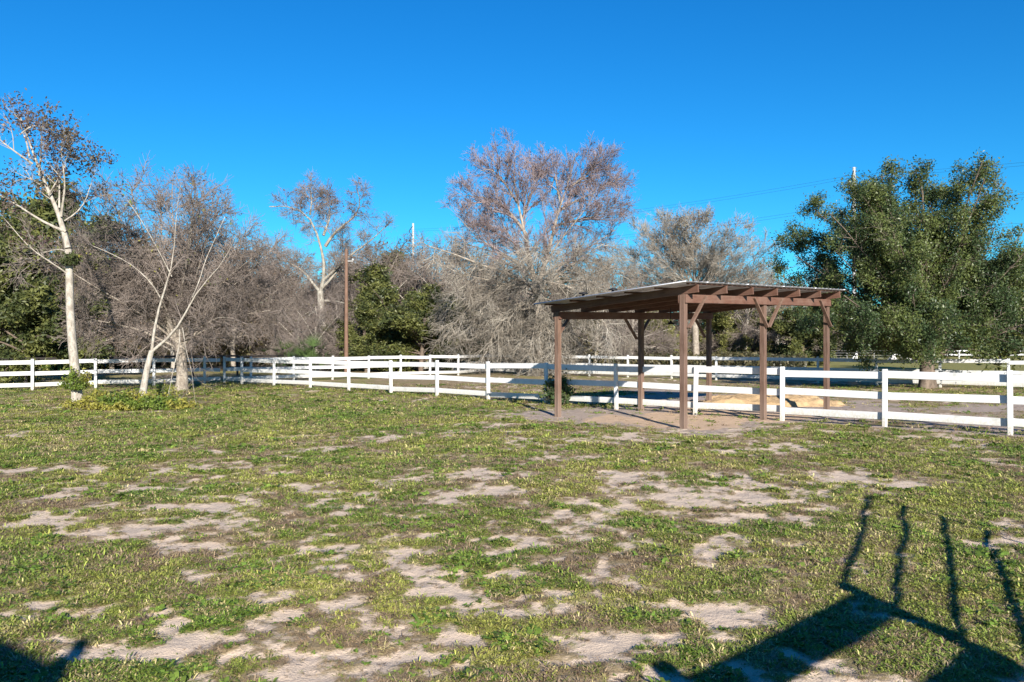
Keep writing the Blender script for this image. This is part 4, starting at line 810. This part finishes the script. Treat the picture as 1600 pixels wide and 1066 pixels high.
mass('distant_wood', 'distant band of mixed dull green trees along the horizon', 'wood', ru, 60000, (-400, 2000), lambda t, r: 175 + r * 60, lambda p, d: np.where(p > 1230, 13.0, 17.0), .55, L_FAR)

# --- palmetto
pb = P(470, 552, 55); pr = empty('palmetto', (pb[0], pb[1], 0), 0, 'bright green palmetto clump in front of the gnarled bare tree', 'palm')
def frond():
    V, Q = [], []; n = 15
    for k in range(n):
        a = (k / (n - 1) - .5) * 2.9; L = 0.75 * (1 - .2 * abs(a) / 1.45); c, s = math.cos(a), math.sin(a); b = len(V)
        for (l, wd, z) in ((0, .012, 0), (.5, .013, .05), (1, .002, -.08)):
            for sd in (-1, 1): V.append((.9 + c * L * l - s * wd * sd, s * L * l + c * wd * sd, .35 + z + .25 * l * .5))
        Q += [(b, b + 1, b + 3, b + 2), (b + 2, b + 3, b + 5, b + 4)]
    b = len(V); V += [(0, -.012, 0), (0, .012, 0), (.45, .012, .25), (.45, -.012, .25), (.9, .01, .35), (.9, -.01, .35)]; Q += [(b, b + 1, b + 2, b + 3), (b + 3, b + 2, b + 4, b + 5)]
    n_ = len(V); return mesh_np('frond', V, np.array(Q), L_FERN, attrs={'var': ('FLOAT', 'POINT', np.random.default_rng(3).random(n_).astype(np.float32)), 'clump': ('FLOAT', 'POINT', np.full(n_, .4, np.float32))})
fm = frond(); rp = random.Random(4)
for k in range(60): link('frond', fm, pr, (rp.gauss(0, .75), rp.gauss(0, .5), rp.uniform(.0, 1.1)), (rp.gauss(0, .3), rp.uniform(-1.2, .15), rp.uniform(0, 6.28)), (rp.uniform(.8, 1.3),) * 3)

# --- low vines, shrub, sprouts
def shrub(name, label, cat, c, rad, n, size, mat, nst, seed):
    rng = np.random.default_rng(seed); c = np.array(c, float); root = empty(name, c, 0, label, cat)
    st = np.zeros((nst, 5, 3)); a = rng.uniform(0, 6.283, nst); rr_ = np.sqrt(rng.random(nst)) * (.7 + .6 * vnoise(a * 1.6, a * 0, seed)); e = np.stack([np.cos(a) * rr_ * rad[0], np.sin(a) * rr_ * rad[1], rad[2] * rng.uniform(.25, 1.0, nst) * (1 - .5 * rr_ ** 2) * (.45 + 1.1 * fbm(np.cos(a) * rr_ * rad[0] * 2 + 3, np.sin(a) * rr_ * rad[1] * 2, seed, 3))], 1); o = e * np.array((.7 if rad[0] > 1 else .25, .6 if rad[0] > 1 else .25, 0))
    for k in range(5): u = k / 4; st[:, k] = o * (1 - u) + e * u + rng.normal(0, .03, (nst, 3)) * (k > 0)
    V, Q = tubes(st, np.linspace(.009, .003, 5)[None].repeat(nst, 0), 3); tag(link('stems', mesh_np('stems', V, Q, TW_BROWN), root), kind='stuff')
    i = rng.integers(0, nst, n); f = rng.random((n, 1)) ** .6 * 3.99; i0 = f[:, 0].astype(int); ff = f - i0[:, None]; p = st[i, i0] * (1 - ff) + st[i, i0 + 1] * ff + rng.normal(0, .05, (n, 3)); p[:, 2] = np.abs(p[:, 2])
    tag(link('leaves', leaf_mesh('leaves', rng, p, size, mat, .5, .8), root), kind='stuff'); return root
pv = pix_ground(185, 640)
shrub('vine_patch', 'low spreading patch of yellow-green vines around the feet of the pale trunks', 'vines', (pv[0], pv[1] + .5, 0), (2.1, .75, .55), 9000, .05, L_LIME, 320, 21)
q = P(121, 592, 28.4); shrub('trunk_vine', 'yellow-green leafy vine wrapped round the base of the tall pale trunk', 'vine', (q[0], q[1], .45), (.48, .35, .85), 1500, .05, L_LIME, 60, 22)
q = P(112, 400, 28.5); shrub('leafy_sprout', 'bright green leafy sprout high on the tall pale trunk', 'sprout', (q[0], q[1], q[2] - .3), (.35, .3, .6), 900, .05, L_EVER, 40, 23)
q = P(258, 612, 29.5); shrub('young_shrub', 'thin green young shrub between the leaning tree and the flared trunk', 'shrub', (q[0], q[1], 0), (.35, .3, .9), 700, .04, L_LIME, 40, 24)
q = pix_ground(884, 634); shrub('dark_shrub', 'dark leafy shrub growing round the white fence post behind the shelter corner', 'shrub', (q[0] - .2, q[1] + .2, 0), (.6, .45, 1.0), 2000, .06, L_OAK, 90, 25)
q = P(92, 548, 55); shrub('green_bush', 'bright green bush behind the white fence left of the tall pale trunk', 'shrub', (q[0], q[1], 0), (1.2, 1.0, 2.2), 3500, .09, L_LIME, 90, 26)

# ------------------------------------------------------------------ behind and beside the camera: gate, rail fence and stable that throw the foreground shadows
G = np.array((3.50, 2.70)); HG = 1.6
gt = empty('tube_gate', (G[0], G[1], 0), math.atan2(3.84, 1.82), 'galvanised tube gate standing open beyond the right edge', 'gate')
for k in range(5):
    z = HG - .02 - k * .25; V, Q = tubes(np.array([[[.1, 0, z], [4.3, 0, z]]]), np.full((1, 2), .022), 8); link('gate_bar', mesh_np('gate_bar', V, Q, STEEL, True), gt)
for x in (.1, 4.3): V, Q = tubes(np.array([[[x, 0, .38], [x, 0, HG]]]), np.full((1, 2), .014), 8); link('gate_stile', mesh_np('gate_stile', V, Q, STEEL, True), gt)
gf = empty('board_fence', (0, 0, 0), 0, 'white board fence beside the viewpoint, beyond the right edge', 'fence')
gp = [G + np.array((-.715, -.70)) * k for k in (0, 2.4, 4.8, 7.2)]
fence_line(gf, gp, WHITE, h=HG + .02, rails=(HG - .14, HG - .60, .45), rh=.21, pw=.12, seed=12)
sb = empty('stable', (-1.0, -2.6, 0), math.atan2(.61, -.79), 'white boarded stable behind the viewpoint', 'building')
WALLM = WHITE
link('wall', box_mesh('wall', (5.6, .12, 2.6), WALLM, .01, (3.1, .5, 1.3)), sb); link('wall', box_mesh('wall', (5.6, .12, 2.6), WALLM, .01, (3.1, 4.2, 1.3)), sb)
link('wall', box_mesh('wall', (.12, 3.576, 2.6), WALLM, .01, (.36, 2.35, 1.3)), sb); link('wall', box_mesh('wall', (.12, 3.576, 2.6), WALLM, .01, (5.84, 2.35, 1.3)), sb)
link('door', box_mesh('door', (1.2, .05, 2.1), DARKWOOD, .01, (2.4, .41, 1.05)), sb)
beam_between('roof', (3.1, -.02, 2.95), (3.1, 4.8, 2.66), 6.2, .08, METAL, sb)
V, Q = cyl(.06, .06, .22, 10); link('roof_vent', mesh_np('roof_vent', V, Q, BLACKM, True), sb, (.05, .06, 2.99))
